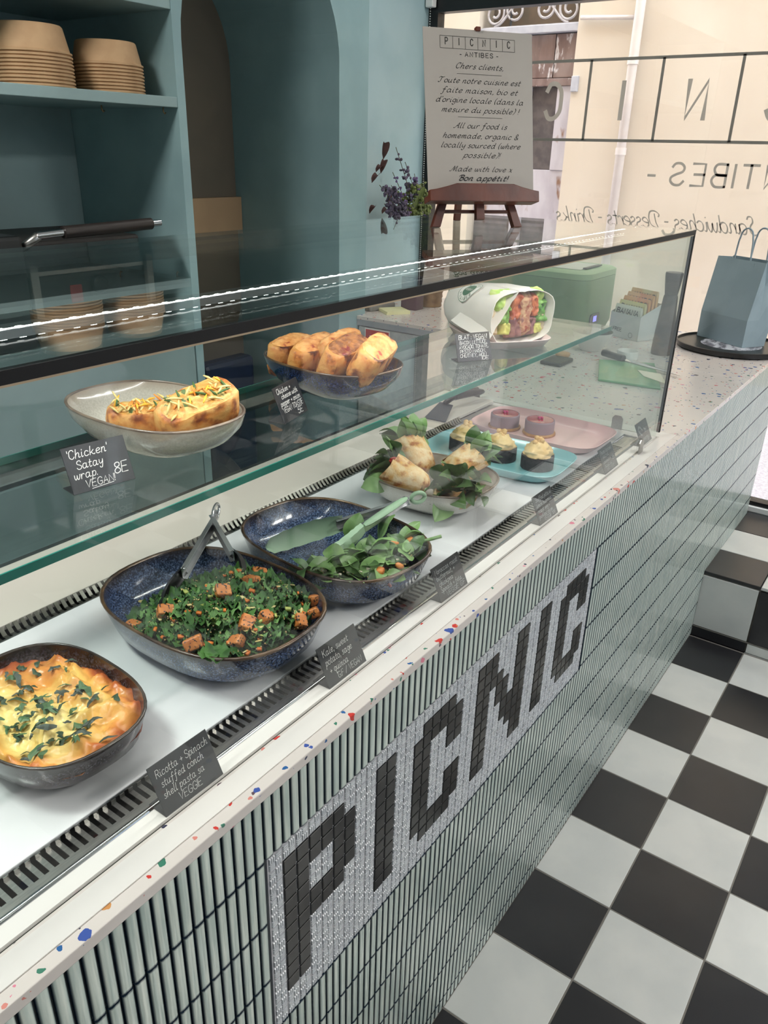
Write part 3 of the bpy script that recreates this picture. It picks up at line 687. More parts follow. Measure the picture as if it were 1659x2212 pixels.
# base: white front strip, steel nosing, perforated grilles, white deck, rear ledge
W(MB().box(XL0, XR, .0425, .0613, .884, .888), 'front_strip', white_met, case)
W(MB().box(XL0, 1.378, .0097, .0358, .8861, .8872).box(1.338, 1.378, .0358, .62, .8861, .8872), 'case_trim', white_met, case)
W(MB().tube([(XL0, .0645, .8872), (XR - .03, .0645, .8872)], .0034, 10), 'steel_nosing', chrome, case, smooth=True)
W(MB().box(XL0, 1.30, .1045, .4375, .8865, ZD), 'deck', deck_m, case, bevel=.001)
W(MB().box(XL0, XR, .06, .62, .845, .850).box(XL0, XR, .602, .62, .85, .897).box(XL0, XL0 + .01, .06, .62, .85, .89), 'trough', dark_in, case)
PT = .0102
fg = W(MB().box(XL0, 1.30, .068, .0790, .8848, .8861).box(1.215, 1.30, .079, .1040, .8848, .8861).box(XL0, -.47, .079, .104, .8848, .8861), 'front_grille', steel, case)
fb0 = MB().box(-.0026, .0026, .0788, .1012, .8848, .8861).box(-.0026, .0026, .1, .1012, .8861, .8906).build('grille_bar', steel, fg, loc=(0, 0, -9))
n = 0; x = -.465
while x < 1.215:
    put(fb0, fg, (x, 0, 0)); x += PT
rg = W(MB().box(XL0, 1.30, .4375, .4405, .8885, .8905).box(1.135, 1.30, .4405, .457, .8885, .8905).box(XL0, -.35, .44, .457, .888, .8905), 'rear_grille', steel, case)
rb0 = MB().add([(-.0028, .4400, .8905), (.0028, .4400, .8905), (.0028, .4475, .8905), (-.0028, .4475, .8905), (-.0028, .4565, .8995), (.0028, .4565, .8995), (-.0028, .4400, .8890), (.0028, .4400, .8890), (.0028, .4485, .8890), (-.0028, .4485, .8890), (-.0028, .4575, .8985), (.0028, .4575, .8985)],
                [(0, 1, 2, 3), (3, 2, 5, 4), (6, 9, 8, 7), (9, 10, 11, 8), (0, 3, 9, 6), (1, 7, 8, 2), (3, 4, 10, 9), (2, 8, 11, 5), (0, 6, 7, 1), (4, 5, 11, 10)]).build('grille_bar', M('dark_steel', (150, 148, 140), .3, 1.0, c2=(130, 128, 120), ns=30), rg, loc=(0, 0, -9))
x = -.345
while x < 1.135:
    put(rb0, rg, (x, 0, 0)); x += .01003
W(MB().box(XL0, 1.31, .4575, .605, .892, .900), 'rear_ledge', cream_met, case, bevel=.001)
W(MB().box(1.30, XR - .0065, .0613, .602, .884, .8885), 'end_plate', white_met, case)
def clip(c, ax):
    pts = [(-.013, 0), (.013, 0), (.013, .026), (.007, .033), (-.007, .033), (-.013, .026)]
    mb = MB(); ax = Vector(ax); nr = Vector((-ax.y, ax.x, 0)); c = Vector(c)
    mb.loft([[c + ax * p[0] + Vector((0, 0, p[1])) - nr * .0012 for p in pts], [c + ax * p[0] + Vector((0, 0, p[1])) + nr * .0012 for p in pts]])
    return W(mb, 'pane_clip', steel, case)
clip((1.20, .0335, .8862), (1, 0, 0)); clip((XR - .010, .135, .889), (0, 1, 0)); clip((XR - .010, .52, .889), (0, 1, 0))

# ------------------------------------------------------------------ wall shelves behind the counter
su = thing('shelf_unit', (.2, YB, 0), 'teal built-in wall shelves left of the arch', 'shelf unit')
def SU(x0, x1, y0, y1, z0, z1, nm, m_=teal_unit): return W(MB().box(x0, x1, y0, y1, z0, z1), nm, m_, su, bevel=.0015)
SU(-1.2, 1.2115, YB + .0005, 1.96, 1.573, 1.599, 'shelf_board'); SU(-1.2, 1.2115, YB + .0005, 1.96, 1.807, 1.836, 'shelf_board')
SU(-1.2, 1.2115, YB - .002, 1.96, .955, .985, 'worktop_board')
SU(-1.2, 1.2115, 1.9605, 1.984, 0, 2.28, 'back_panel'); SU(-1.22, -1.2, YB, 1.984, 0, 2.28, 'side_panel')
for k in range(3): SU(-1.2 + k * .804, -1.2 + k * .804 + .8, YB + .002, YB + .02, .06, .95, 'cupboard_door')
SU(-1.2, 1.2115, YB + .03, 1.96, 0, .95, 'carcass')
hook = M('brass_hook', (150, 130, 96), .4, .8, c2=(130, 112, 84), ns=20)
for (x, y) in ((1.075, 1.62), (1.19, 1.50)): W(MB().tube([(x, y, 1.574), (x, y, 1.562), (x + .004, y, 1.557), (x + .008, y, 1.56)], .0022, 6), 'cup_hook', hook, su, smooth=True)
# kraft bowls, upside down in two stacks
kraft = M('kraft_card', (190, 156, 118), .75, c2=(180, 146, 109), ns=20, bump=.1, bs=120)
def kraft_bowl(R, h, r2):
    mb = MB(); mb.lathe([(R, .0), (R + .003, .0015), (R + .003, .005), (R, .0065), (R - .0015, .007), (r2, h - .003), (r2 - .003, h), (r2 - .01, h + .0003)], 40, cap0=True, cap1=True)
    return mb
def stack(cx, cy, R, r2, h, n, lab, grp):
    k0 = None
    for k in range(n):
        zz = 1.599 + k * .0081
        if k0 is None: k0 = kraft_bowl(R, h, r2).build('kraft_bowl', kraft, smooth=40, loc=(cx, cy, zz)); o = k0
        else: o = inst(k0, None, None, (cx + random.uniform(-.001, .001), cy, zz))
        tag(o, lab[0] if k == n - 1 else lab[1], 'bowl', grp)
stack(.850, 1.572, .094, .081, .063, 10, ('topmost upturned kraft bowl of the taller left stack', 'upturned kraft bowl nested inside the taller left stack'), 'kraft bowls in the left stack')
stack(1.073, 1.572, .090, .078, .058, 9, ('topmost upturned kraft bowl of the shorter right stack', 'upturned kraft bowl nested inside the shorter right stack'), 'kraft bowls in the right stack')
# contact grill with its long bar handle
cg = thing('contact_grill', (.89, 1.64, .985), 'black contact grill with a long bar handle on the teal shelves', 'grill')
def CG(mb, nm, m_, **k): return W(mb, nm, m_, cg, **k)
CG(MB().box(.70, 1.08, 1.49, 1.86, 1.0, 1.165), 'body', M('grill_dark', (30, 32, 33), .4, c2=(36, 38, 38), ns=12), bevel=.006)
CG(MB().box(.715, 1.065, 1.50, 1.85, 1.195, 1.245), 'upper_plate', M('cast_iron', (34, 32, 31), .55, c2=(42, 39, 37), ns=40), bevel=.008)
CG(MB().box(.69, 1.09, 1.487, 1.495, 1.162, 1.172), 'trim_strip', steel)
for x in (.70, 1.062): CG(MB().box(x, x + .022, 1.475, 1.492, 1.0, 1.19), 'side_post', M('grey_post', (148, 148, 142), .45, .3, c2=(138, 138, 132), ns=10), bevel=.002)
CG(MB().box(.815, .85, 1.486, 1.492, 1.085, 1.13), 'switch', M('red_switch', (170, 34, 30), .4, c2=(150, 30, 28), ns=10), bevel=.002)
CG(MB().lathe([(.024, 0), (.024, .012), (.018, .018), (.0, .018)], 20).xf(lambda p: Vector((.905 + p.x, 1.49 - p.z, 1.125 + p.y))), 'knob', black_pl, smooth=40)
hd = CG(MB().tube([(.792, 1.452, 1.268), (1.068, 1.448, 1.276)], .0155, 14), 'handle', M('handle_bakelite', (40, 34, 32), .45, c2=(48, 41, 38), ns=8), smooth=40)
CG(MB().tube([(1.068, 1.448, 1.276), (1.10, 1.4475, 1.277)], .0095, 12), 'handle_ferrule', chrome, smooth=40)
CG(MB().tube([(.792, 1.452, 1.268), (.72, 1.456, 1.264)], .0095, 12), 'handle_ferrule', chrome, smooth=40)
CG(MB().tube([(.725, 1.456, 1.264), (.70, 1.50, 1.23), (.705, 1.56, 1.22)], .011, 8), 'handle_arm', steel, smooth=True)
tag(MB().box(.56, .69, 1.47, 1.62, .985, 1.265).build('equipment_box', M('machine_dark', (26, 28, 29), .4, c2=(31, 33, 34), ns=10), bevel=.01), 'black machine at the left end of the shelves beside the grill', 'appliance')
tag(MB().box(.80, .905, 1.955, 1.960, 1.318, 1.327).build('slot_vent', black_pl), 'thin black slot on the teal back panel above the grill', 'vent')
# dark cloth inside the arch
cl = MB()
cl.box(1.60, 1.87, 1.86, 1.94, 0, .70)
tag(cl.build('dark_cloth', M('navy_cloth', (24, 36, 62), .5, c2=(30, 44, 74), ns=6), bevel=.02), 'dark navy cloth inside the arch', 'cloth')
# fire extinguisher sign under the side worktop
fs = thing('extinguisher_sign', (2.062, 1.36, .70), 'red and white fire extinguisher sign below the side worktop', 'sign')
sgn_w = M('sign_white', (224, 220, 214), .5, c2=(218, 214, 208), ns=10); sgn_r = M('sign_red', (186, 34, 30), .5, c2=(176, 32, 28), ns=10)
W(MB().box(2.0415, 2.0435, 1.30, 1.42, .70, .845), 'plate', sgn_w, fs)
W(MB().box(2.0405, 2.0414, 1.305, 1.415, .705, .84), 'red_field', sgn_r, fs)
W(MB().box(2.0398, 2.0404, 1.378, 1.402, .715, .80).box(2.0398, 2.0404, 1.384, 1.396, .80, .818), 'bottle_symbol', sgn_w, fs)
for k in range(3): W(MB().obox((2.0401, 1.338 + k * .012, .80 - k * .02), (1, 0, 0), (0, .8, .6), (0, -.6, .8), .0003, .02, .004), 'flame_symbol', sgn_w, fs)
# ------------------------------------------------------------------ dishes
def glaze(name, base, dark, pale, rimc):
    m = bpy.data.materials.new(name); m.use_nodes = True; nt = m.node_tree; b = nt.nodes['Principled BSDF']
    b.inputs['Roughness'].default_value = .14; b.inputs['Coat Weight'].default_value = .35
    tc = N(nt, 'ShaderNodeTexCoord')
    t = N(nt, 'ShaderNodeTexNoise'); t.inputs['Scale'].default_value = 420; t.inputs['Detail'].default_value = 2; nt.links.new(tc.outputs['Object'], t.inputs['Vector'])
    r = N(nt, 'ShaderNodeValToRGB'); e = r.color_ramp.elements; e[0].position = .36; e[1].position = .68; e[0].color = lin(dark); e[1].color = lin(pale); x = e.new(.5); x.color = lin(base)
    nt.links.new(t.outputs['Fac'], r.inputs[0])
    t2 = N(nt, 'ShaderNodeTexNoise'); t2.inputs['Scale'].default_value = 14; nt.links.new(tc.outputs['Object'], t2.inputs['Vector'])
    sp = N(nt, 'ShaderNodeSeparateXYZ'); nt.links.new(tc.outputs['Generated'], sp.inputs[0])
    ad = N(nt, 'ShaderNodeMath', operation='MULTIPLY_ADD'); ad.inputs[1].default_value = .35; nt.links.new(t2.outputs['Fac'], ad.inputs[0]); nt.links.new(sp.outputs[2], ad.inputs[2])
    mr = N(nt, 'ShaderNodeMapRange'); mr.inputs[1].default_value = .93; mr.inputs[2].default_value = 1.2; nt.links.new(ad.outputs[0], mr.inputs[0])
    mx = N(nt, 'ShaderNodeMix', data_type='RGBA'); nt.links.new(mr.outputs[0], mx.inputs[0]); nt.links.new(r.outputs[0], mx.inputs[6]); mx.inputs[7].default_value = lin(rimc)
    nt.links.new(mx.outputs[2], b.inputs['Base Color'])
    return m
gl_blue = glaze('blue_reactive_glaze', (44, 62, 96), (24, 34, 56), (112, 130, 164), (40, 30, 30))
gl_dark = glaze('navy_reactive_glaze', (24, 36, 72), (12, 18, 40), (52, 70, 118), (30, 26, 30))
gl_brown = glaze('dark_brown_glaze', (60, 50, 48), (34, 28, 28), (84, 82, 96), (32, 24, 22))
gl_grey = glaze('pale_grey_glaze', (186, 182, 172), (178, 174, 164), (194, 190, 180), (164, 152, 138))
gl_white = glaze('off_white_glaze', (204, 200, 192), (198, 194, 186), (210, 206, 199), (176, 166, 154))
rim_br = M('bronze_rim', (104, 78, 52), .25, .25, c2=(58, 42, 34), ns=16, coat=.3)
rim_gr = M('taupe_rim', (132, 116, 100), .3, c2=(96, 82, 72), ns=16, coat=.3)
def ring(a, b, n, z, k=1.0, seg=56): return [(sq_pt(2 * PI * j / seg, a, b, n)[0] * k, sq_pt(2 * PI * j / seg, a, b, n)[1] * k, z) for j in range(seg)]
def dish(name, loc, rot, a, b, n, h, mat, rim, label, cat='bowl', foot=.55, group=None, belly=1.0):
    t = thing(name, loc, label, cat, group, rz=rot)
    prof = [(foot - .04, .003), (foot, .0), (foot + .05, .0005), (foot + .18, h * .09), (foot + .18 + (1 - foot - .18) * .55 * belly, h * .33), (.955 * (.5 + .5 * belly) + (1 - belly) * .46, h * .66), (.992, h * .9), (1.0, h * .965)]
    inn = [(.968, h * .965), (.955, h * .86), (.90, h * .55), (.78, h * .27), (.60, h * .13), (.35, h * .10), (.05, h * .095)]
    rings = [ring(a, b, n + (2 - n) * (1 - min(1, (k - foot) / (1 - foot) + .3)) * 0, z, k) for k, z in prof + inn]
    body = MB().loft(rings, True, True).build('body', mat, t, smooth=60)
    rr = MB(); R2 = []
    for (k, z) in [(1.0, h * .955), (1.004, h * .975), (.998, h), (.984, h * 1.012), (.970, h), (.966, h * .97)]:
        R2.append(ring(a, b, n, z, k))
    rr.loft(R2, False, False).build('rim', rim, t, smooth=True)
    return t
DK = dict(loc=(.1335, .2346, ZD), rot=-.02, a=.1132, b=.1512, n=2.6, h=.060)
DS = dict(loc=(.3684, .2232, ZD), rot=-.111, a=.1094, b=.1498, n=2.7, h=.060)
DBK = dict(loc=(-.110, .2290, ZD), rot=-.038, a=.083, b=.1133, n=2.63, h=.050)
DG = dict(loc=(.686, .250, ZD), rot=.05, a=.098, b=.1200, n=2.5, h=.055)
DCR = dict(loc=(.160, .3476, 1.1252), rot=-.037, a=.0858, b=.1259, n=2.56, h=.053)
DD = dict(loc=(.497, .3309, 1.1252), rot=-.144, a=.0836, b=.1178, n=2.66, h=.053)
dish('salad_dish', mat=gl_blue, rim=rim_br, label='blue speckled oval dish holding the kale salad', foot=.60, **DK)
dish('salad_dish', mat=gl_blue, rim=rim_br, label='blue speckled oval dish holding the nearly finished spinach salad', foot=.60, **DS)
dish('baking_dish', mat=gl_brown, rim=M('burnt_rim', (44, 36, 34), .25, c2=(70, 60, 54), ns=20, coat=.3), label='dark brown oval baking dish holding the pasta bake', cat='dish', foot=.62, **DBK)
dish('wrap_bowl', mat=gl_white, rim=rim_gr, label='off-white oval bowl with a taupe rim holding spinach wraps', foot=.50, **DG)
dish('wrap_bowl', mat=gl_grey, rim=rim_gr, label='pale grey oval bowl on the glass shelf holding two wrap halves', foot=.42, **DCR)
dish('toastie_bowl', mat=gl_dark, rim=rim_br, label='navy oval bowl on the glass shelf heaped with toasted sandwiches', foot=.42, **DD)
def in_dish(D, x, y, z):
    c, s = math.cos(D['rot']), math.sin(D['rot'])
    return Vector((D['loc'][0] + x * c - y * s, D['loc'][1] + x * s + y * c, D['loc'][2] + z))

# ------------------------------------------------------------------ pasta bake
bake = bpy.data.materials.new('baked_cheese'); bake.use_nodes = True; nt = bake.node_tree; b = nt.nodes['Principled BSDF']
b.inputs['Roughness'].default_value = .32; b.inputs['Subsurface Weight'].default_value = .08; b.inputs['Subsurface Radius'].default_value = (.01, .005, .002)
tc = N(nt, 'ShaderNodeTexCoord')
t1 = N(nt, 'ShaderNodeTexNoise'); t1.inputs['Scale'].default_value = 26; t1.inputs['Detail'].default_value = 6; nt.links.new(tc.outputs['Object'], t1.inputs['Vector'])
ar = N(nt, 'ShaderNodeAttribute'); ar.attribute_name = 'bake'
ad = N(nt, 'ShaderNodeMath', operation='MULTIPLY_ADD'); ad.inputs[1].default_value = .55; nt.links.new(t1.outputs['Fac'], ad.inputs[0]); nt.links.new(ar.outputs['Fac'], ad.inputs[2])
r = N(nt, 'ShaderNodeValToRGB'); e = r.color_ramp.elements; e[0].position = .16; e[0].color = lin((244, 222, 150)); e[1].position = .98; e[1].color = lin((112, 52, 28))
for p_, c_ in ((.36, (240, 210, 132)), (.54, (234, 182, 98)), (.70, (222, 148, 74)), (.84, (190, 102, 54)), (.92, (156, 74, 42))): x = e.new(p_); x.color = lin(c_)
nt.links.new(ad.outputs[0], r.inputs[0]); nt.links.new(r.outputs[0], b.inputs['Base Color'])
t3 = N(nt, 'ShaderNodeTexNoise'); t3.inputs['Scale'].default_value = 130; t3.inputs['Detail'].default_value = 4; nt.links.new(tc.outputs['Object'], t3.inputs['Vector'])
bp = N(nt, 'ShaderNodeBump'); bp.inputs['Strength'].default_value = .35; bp.inputs['Distance'].default_value = .002; nt.links.new(t3.outputs['Fac'], bp.inputs['Height']); nt.links.new(bp.outputs[0], b.inputs['Normal'])
pb_t = thing('pasta_bake', DBK['loc'], 'baked pasta topped with golden cheese and shredded basil', 'pasta bake', rz=DBK['rot'])
def bake_h(x, y):
    e_ = math.hypot(x / DBK['a'], y / DBK['b'])
    h_ = .0385 + .010 * fbm(x * 26, y * 20, 1.7, 4) + .006 * fbm(x * 70, y * 70, 5, 3)
    ridge = max(0, 1 - abs(fbm(x * 18 + 3, y * 14, 9, 2)) * 5) * .006
    return h_ + ridge - .008 * smooth((e_ - .86) / .14)
mb = MB(); NR, NT = 44, 120; at_ = []
V = []; Fc = []
for i in range(NR + 1):
    for j in range(NT):
        k = (i / NR) * .945; px, py = sq_pt(2 * PI * j / NT, DBK['a'], DBK['b'], DBK['n']); x, y = px * k, py * k
        V.append((x, y, bake_h(x, y))); side = fbm(x * 16, y * 16, 3, 3)
        q = .10 + .42 * (k / .945) ** 4 + .26 * side + 9.0 * (bake_h(x, y) - .040) + .20 * smooth((x + .02 + y * .6) / .10)
        at_.append(clamp(q, 0, .75))
for i in range(NR):
    for j in range(NT): Fc.append((i * NT + j, i * NT + (j + 1) % NT, (i + 1) * NT + (j + 1) % NT, (i + 1) * NT + j))
mb.add(V, Fc)
crust = mb.build('cheese_crust', bake, pb_t, smooth=True)
at = crust.data.attributes.new('bake', 'FLOAT', 'POINT'); at.data.foreach_set('value', at_)
bas = [M('basil_%s' % n_, c_, .5, c2=c3_, ns=60, bump=.3, bs=90) for n_, c_, c3_ in (('dark', (44, 66, 46), (60, 84, 56)), ('mid', (74, 104, 68), (92, 124, 84)), ('grey', (64, 74, 66), (84, 96, 84)))]
random.seed(21)
def strip_leaf(L, w, curl, seg=5):
    mb = MB(); V = []
    for i in range(seg + 1):
        t = i / seg; x = (t - .5) * L; ww = w * math.sin(PI * (.12 + .8 * t)) / 2; z = curl * math.sin(t * PI) + random.uniform(-.15, .15) * w; o_ = random.uniform(-.3, .3) * w
        V += [(x, o_ - ww, z), (x, o_, z + .25 * ww), (x, o_ + ww, z)]
    F = []
    for i in range(seg):
        a0 = i * 3; F += [(a0, a0 + 3, a0 + 4, a0 + 1), (a0 + 1, a0 + 4, a0 + 5, a0 + 2)]
    return mb.add(V, F)
for k in range(95):
    while True:
        x, y = random.gauss(-.005, .040), random.gauss(-.004, .052)
        if math.hypot(x / DBK['a'], y / DBK['b']) < .86: break
    strip_leaf(random.uniform(.007, .024), random.uniform(.003, .0085), random.uniform(.001, .004)).build('basil_shred', random.choice(bas), pb_t, loc=(x, y, bake_h(x, y) + .002), rot=(random.uniform(-.5, .5), random.uniform(-.4, .4), random.uniform(0, 2 * PI)))

# ------------------------------------------------------------------ kale salad
def heap_k(x, y):
    e_ = math.hypot(x / DK['a'], y / DK['b']); u = (x * -.15 + y * -1.0) / DK['b'] * .6 + x / DK['a'] * .15
    base = .012 + .056 * smooth((u + .62) / .75)
    return max(.008, base * (1 - .38 * e_ ** 3) + .007 * fbm(x * 30, y * 30, 2, 3))
kale_m = [M('kale_%d' % i, a_, .55, c2=b_, ns=50, bump=.4, bs=140, spec=.35) for i, (a_, b_) in enumerate((((38, 72, 28), (64, 106, 44)), ((24, 52, 24), (46, 84, 36)), ((72, 112, 56), (106, 142, 84))))]
ks = thing('kale_salad', DK['loc'], 'kale salad with quinoa, almonds and diced vegetables in the blue dish', 'salad', rz=DK['rot'])
random.seed(5)
def kale_piece(mb, c, s, up):
    """small ruffled leaf scrap"""
    n = 4; th = random.uniform(0, 2 * PI); c1, s1 = math.cos(th), math.sin(th); tx, ty = random.uniform(-.9, .9), random.uniform(-.9, .9); ph = random.uniform(0, 9)
    V = []
    for i in range(n + 1):
        for j in range(n + 1):
            u, v = (i / n - .5), (j / n - .5); r = math.hypot(u, v)
            z = .55 * r * math.sin(5 * math.atan2(v, u) + ph) * (r + .25) + tx * u * .7 + ty * v * .7 + random.uniform(-.10, .10)
            uu, vv = u * (1 - .35 * abs(v)), v * (1 - .35 * abs(u))
            V.append((c[0] + (uu * c1 - vv * s1) * s, c[1] + (uu * s1 + vv * c1) * s, c[2] + z * s * up))
    mb.add(V, [(i * (n + 1) + j, (i + 1) * (n + 1) + j, (i + 1) * (n + 1) + j + 1, i * (n + 1) + j + 1) for i in range(n) for j in range(n)])
piles = [MB(), MB(), MB()]
cnt = 0
def wall_k(z, h):
    z = z / h
    for (k0, z0), (k1, z1) in zip(((.55, 0), (.60, .13), (.78, .27), (.90, .55), (.955, .86)), ((.60, .13), (.78, .27), (.90, .55), (.955, .86), (.96, 2))):
        if z <= z1: return k0 + (k1 - k0) * (z - z0) / (z1 - z0)
    return .96
while cnt < 1500:
    x, y = random.uniform(-1, 1) * DK['a'], random.uniform(-1, 1) * DK['b']
    e_ = (abs(x / DK['a']) ** 2.6 + abs(y / DK['b']) ** 2.6) ** (1 / 2.6); h_ = heap_k(x, y)
    if e_ > wall_k(h_ * .9, DK['h']) - .10 or h_ < .0165 and random.random() > .02: continue
    cnt += 1
    kale_piece(piles[random.choices((0, 1, 2), (5, 4, 2))[0]], (x, y, h_ * random.uniform(.80, 1.03)), random.uniform(.011, .024), .9)
for (x, y) in ((-.085, -.098), (-.09, -.094), (-.082, -.104)): kale_piece(piles[0], (x, y, .060), .024, .6)
for p_, m_, nm in zip(piles, kale_m, ('kale_leaf', 'dark_kale_leaf', 'pale_kale_leaf')): tag(p_.build(nm, m_, ks, smooth=True), kind='stuff')
hb = MB(); V = []; Fc = []
for i in range(17):
    for j in range(48):
        k = i / 16 * .90; px, py = sq_pt(2 * PI * j / 48, DK['a'], DK['b'], 2.6); V.append((px * k, py * k, max(.006, heap_k(px * k, py * k) - .010)))
for i in range(16):
    for j in range(48): Fc.append((i * 48 + j, i * 48 + (j + 1) % 48, (i + 1) * 48 + (j + 1) % 48, (i + 1) * 48 + j))
def bits(name, m_, n_, parent, fn, shape, D, heap, thr=.0165, lim=.86):
    mb = MB(); q = 0
    while q < n_:
        x, y = random.uniform(-1, 1) * D['a'], random.uniform(-1, 1) * D['b']
        if (abs(x / D['a']) ** 2.6 + abs(y / D['b']) ** 2.6) ** (1 / 2.6) > min(lim, wall_k(heap(x, y), D['h']) - .04) or heap(x, y) < thr: continue
        q += 1; shape(mb, (x, y, heap(x, y) * random.uniform(.96, 1.06) + .002))
    return tag(mb.build(name, m_, parent, smooth=True), kind='stuff')
def flake(mb, c):
    a = random.uniform(0, 2 * PI); ax = Vector((math.cos(a), math.sin(a), random.uniform(-.5, .5))).normalized(); n_ = Vector((random.uniform(-.6, .6), random.uniform(-.6, .6), 1)).normalized(); ay = n_.cross(ax).normalized(); n_ = ax.cross(ay)
    L, w_ = random.uniform(.004, .0075), random.uniform(.0016, .003)
    mb.loft([[Vector(c) + ax * L * math.cos(2 * PI * j / 8) + ay * w_ * math.sin(2 * PI * j / 8) + n_ * z for j in range(8)] for z in (-.0005, .0005)])
def grain(mb, c): mb.sphere(c, random.uniform(.0008, .0013), nu=5, nv=3)
def cube_bit(mb, c):
    s = random.uniform(.0018, .0036); a = random.uniform(0, PI); mb.obox(c, (math.cos(a), math.sin(a), .2), (-math.sin(a), math.cos(a), .1), (0, 0, 1), s, s * random.uniform(.5, 1), s * .6)
bits('almond_flake', M('almond', (214, 196, 140), .5, c2=(196, 176, 112), ns=80), 60, ks, None, flake, DK, heap_k)
bits('quinoa_grain', M('black_quinoa', (40, 26, 20), .5, c2=(74, 48, 32), ns=200), 900, ks, None, grain, DK, heap_k)
bits('pale_grain', M('white_quinoa', (196, 176, 128), .5, c2=(170, 148, 100), ns=200), 500, ks, None, grain, DK, heap_k)
bits('carrot_bit', M('carrot', (214, 120, 44), .45, c2=(196, 100, 36), ns=80), 60, ks, None, cube_bit, DK, heap_k)
bits('celery_bit', M('celery', (170, 176, 96), .45, c2=(150, 160, 84), ns=80), 50, ks, None, cube_bit, DK, heap_k)
sp_m = M('roast_sweet_potato', (190, 118, 56), .45, c2=(158, 86, 38), ns=60, c3=(38, 24, 20), n3=240, l3=.56, h3=.60, bump=.4, bs=180)
def chunk(L, w_, h_):
    mb = MB().box(-L / 2, L / 2, -w_ / 2, w_ / 2, -h_ / 2, h_ / 2)
    mb.v = [(p[0] * random.uniform(.75, 1.1), p[1] * random.uniform(.75, 1.1), p[2] * random.uniform(.8, 1.1)) for p in mb.v]
    return mb
spots = [(-.078, .062, .030), (-.085, -.062, .052), (-.025, -.088, .056), (.0, -.096, .060), (.062, -.118, .058), (.088, -.095, .054), (.05, -.02, .056), (.0, -.02, .048), (.085, .0, .048), (-.06, .02, .034), (-.052, -.10, .054), (.03, -.125, .055)]
labs = ['in the jaws of the steel tongs', 'near the front left rim', 'in the middle of the front', 'dark seeded, in the front middle', 'near the card end of the dish', 'at the right end of the dish', 'lying on top in the middle', 'under the steel tongs', 'at the back right of the heap', 'behind the black tong jaw', 'at the front edge beside the hanging leaf', 'at the front right rim']
for (x, y, z), lb in zip(spots, labs):
    L = random.uniform(.017, .026); o = chunk(L, L * .8, L * .7).build('sweet_potato_chunk', sp_m, bevel=.003, subsurf=1, loc=in_dish(DK, x, y, heap_k(x, y) + .004), rot=(random.uniform(-.5, .5), random.uniform(-.5, .5), random.uniform(0, 3)))
    tag(o, 'roasted sweet potato chunk in the kale salad, ' + lb, 'vegetable', 'sweet potato chunks in the kale salad')

# ------------------------------------------------------------------ spinach salad
def heap_s(x, y):
    u = (-x * .25 - y) / DS['b']
    return max(.008, .010 + .040 * smooth((u - .0) / .5) + .006 * fbm(x * 30, y * 30, 7, 3) * smooth((u + .1) / .3))
ss = thing('spinach_salad', DS['loc'], 'remains of a spinach, squash, chickpea and feta salad at one end of the blue dish', 'salad', rz=DS['rot'])
spin_m = [M('spinach_%d' % i, a_, .38, c2=b_, ns=40, bump=.3, bs=60, spec=.5) for i, (a_, b_) in enumerate((((74, 106, 54), (94, 128, 70)), ((52, 80, 42), (72, 104, 56)), ((108, 144, 84), (128, 162, 100))))]
def leaf(L, w_, bend=.25, fold=.25, seg=8):
    """pointed oval leaf with a mid-rib fold, growing along +x from its stalk"""
    mb = MB(); V = []; F = []
    for i in range(seg + 1):
        t = i / seg; ww = w_ / 2 * (math.sin(PI * min(1, t ** .8)) ** .75 + .02); x = L * t; z = bend * L * math.sin(t * PI * .9) * .6
        rf = .06 * L * math.sin(9 * t + L * 900)
        V += [(x, -ww, z + fold * ww + rf * .5), (x, -ww * .5, z + fold * ww * .35), (x, 0, z), (x, ww * .5, z + fold * ww * .35), (x, ww, z + fold * ww - rf * .5)]
    for i in range(seg):
        for j in range(4): a0 = i * 5 + j; F.append((a0, a0 + 5, a0 + 6, a0 + 1))
    return mb.add(V, F)
random.seed(11)
for k in range(150):
    while True:
        x, y = random.uniform(-.95, .95) * DS['a'], random.uniform(-.95, .2) * DS['b']
        e_ = (abs(x / DS['a']) ** 2.7 + abs(y / DS['b']) ** 2.7) ** (1 / 2.7)
        if e_ < min(.85, wall_k(heap_s(x, y), DS['h']) - .08) and heap_s(x, y) > .018: break
    L = random.uniform(.026, .046)
    leaf(L, L * random.uniform(.45, .7), random.uniform(-.2, .5), random.uniform(0, .5)).build('spinach_leaf', random.choice(spin_m), ss, smooth=True, loc=(x, y, heap_s(x, y) * random.uniform(.85, 1.1)), rot=(random.uniform(-.7, .7), random.uniform(-.5, .3), random.uniform(0, 2 * PI)))
leaf(.05, .034, .1, .2).build('spinach_leaf', spin_m[2], ss, smooth=True, loc=(.076, -.02, .03), rot=(0, -1.0, -.6)); leaf(.05, .034, .1, .2).build('spinach_leaf', spin_m[0], ss, smooth=True, loc=(.040, .005, .03), rot=(.3, -.9, .3)); leaf(.045, .03, .1, .2).build('spinach_leaf', spin_m[2], ss, smooth=True, loc=(.086, -.06, .035), rot=(.2, -.8, -.4))
MB().tube([(.05, -.08, .045), (.075, -.105, .058), (.10, -.125, .066)], .0026, 6).build('spinach_stalk', spin_m[2], ss, smooth=True)
bits('feta_crumb', M('feta', (232, 226, 206), .6, c2=(220, 212, 190), ns=80), 45, ss, None, cube_bit, DS, heap_s, .02)
bits('sesame_grain', M('sesame', (206, 182, 128), .5, c2=(186, 160, 108), ns=150), 220, ss, None, grain, DS, heap_s, .016)
sq_m = M('roast_squash', (204, 128, 54), .42, c2=(178, 98, 40), ns=50, bump=.3, bs=120)
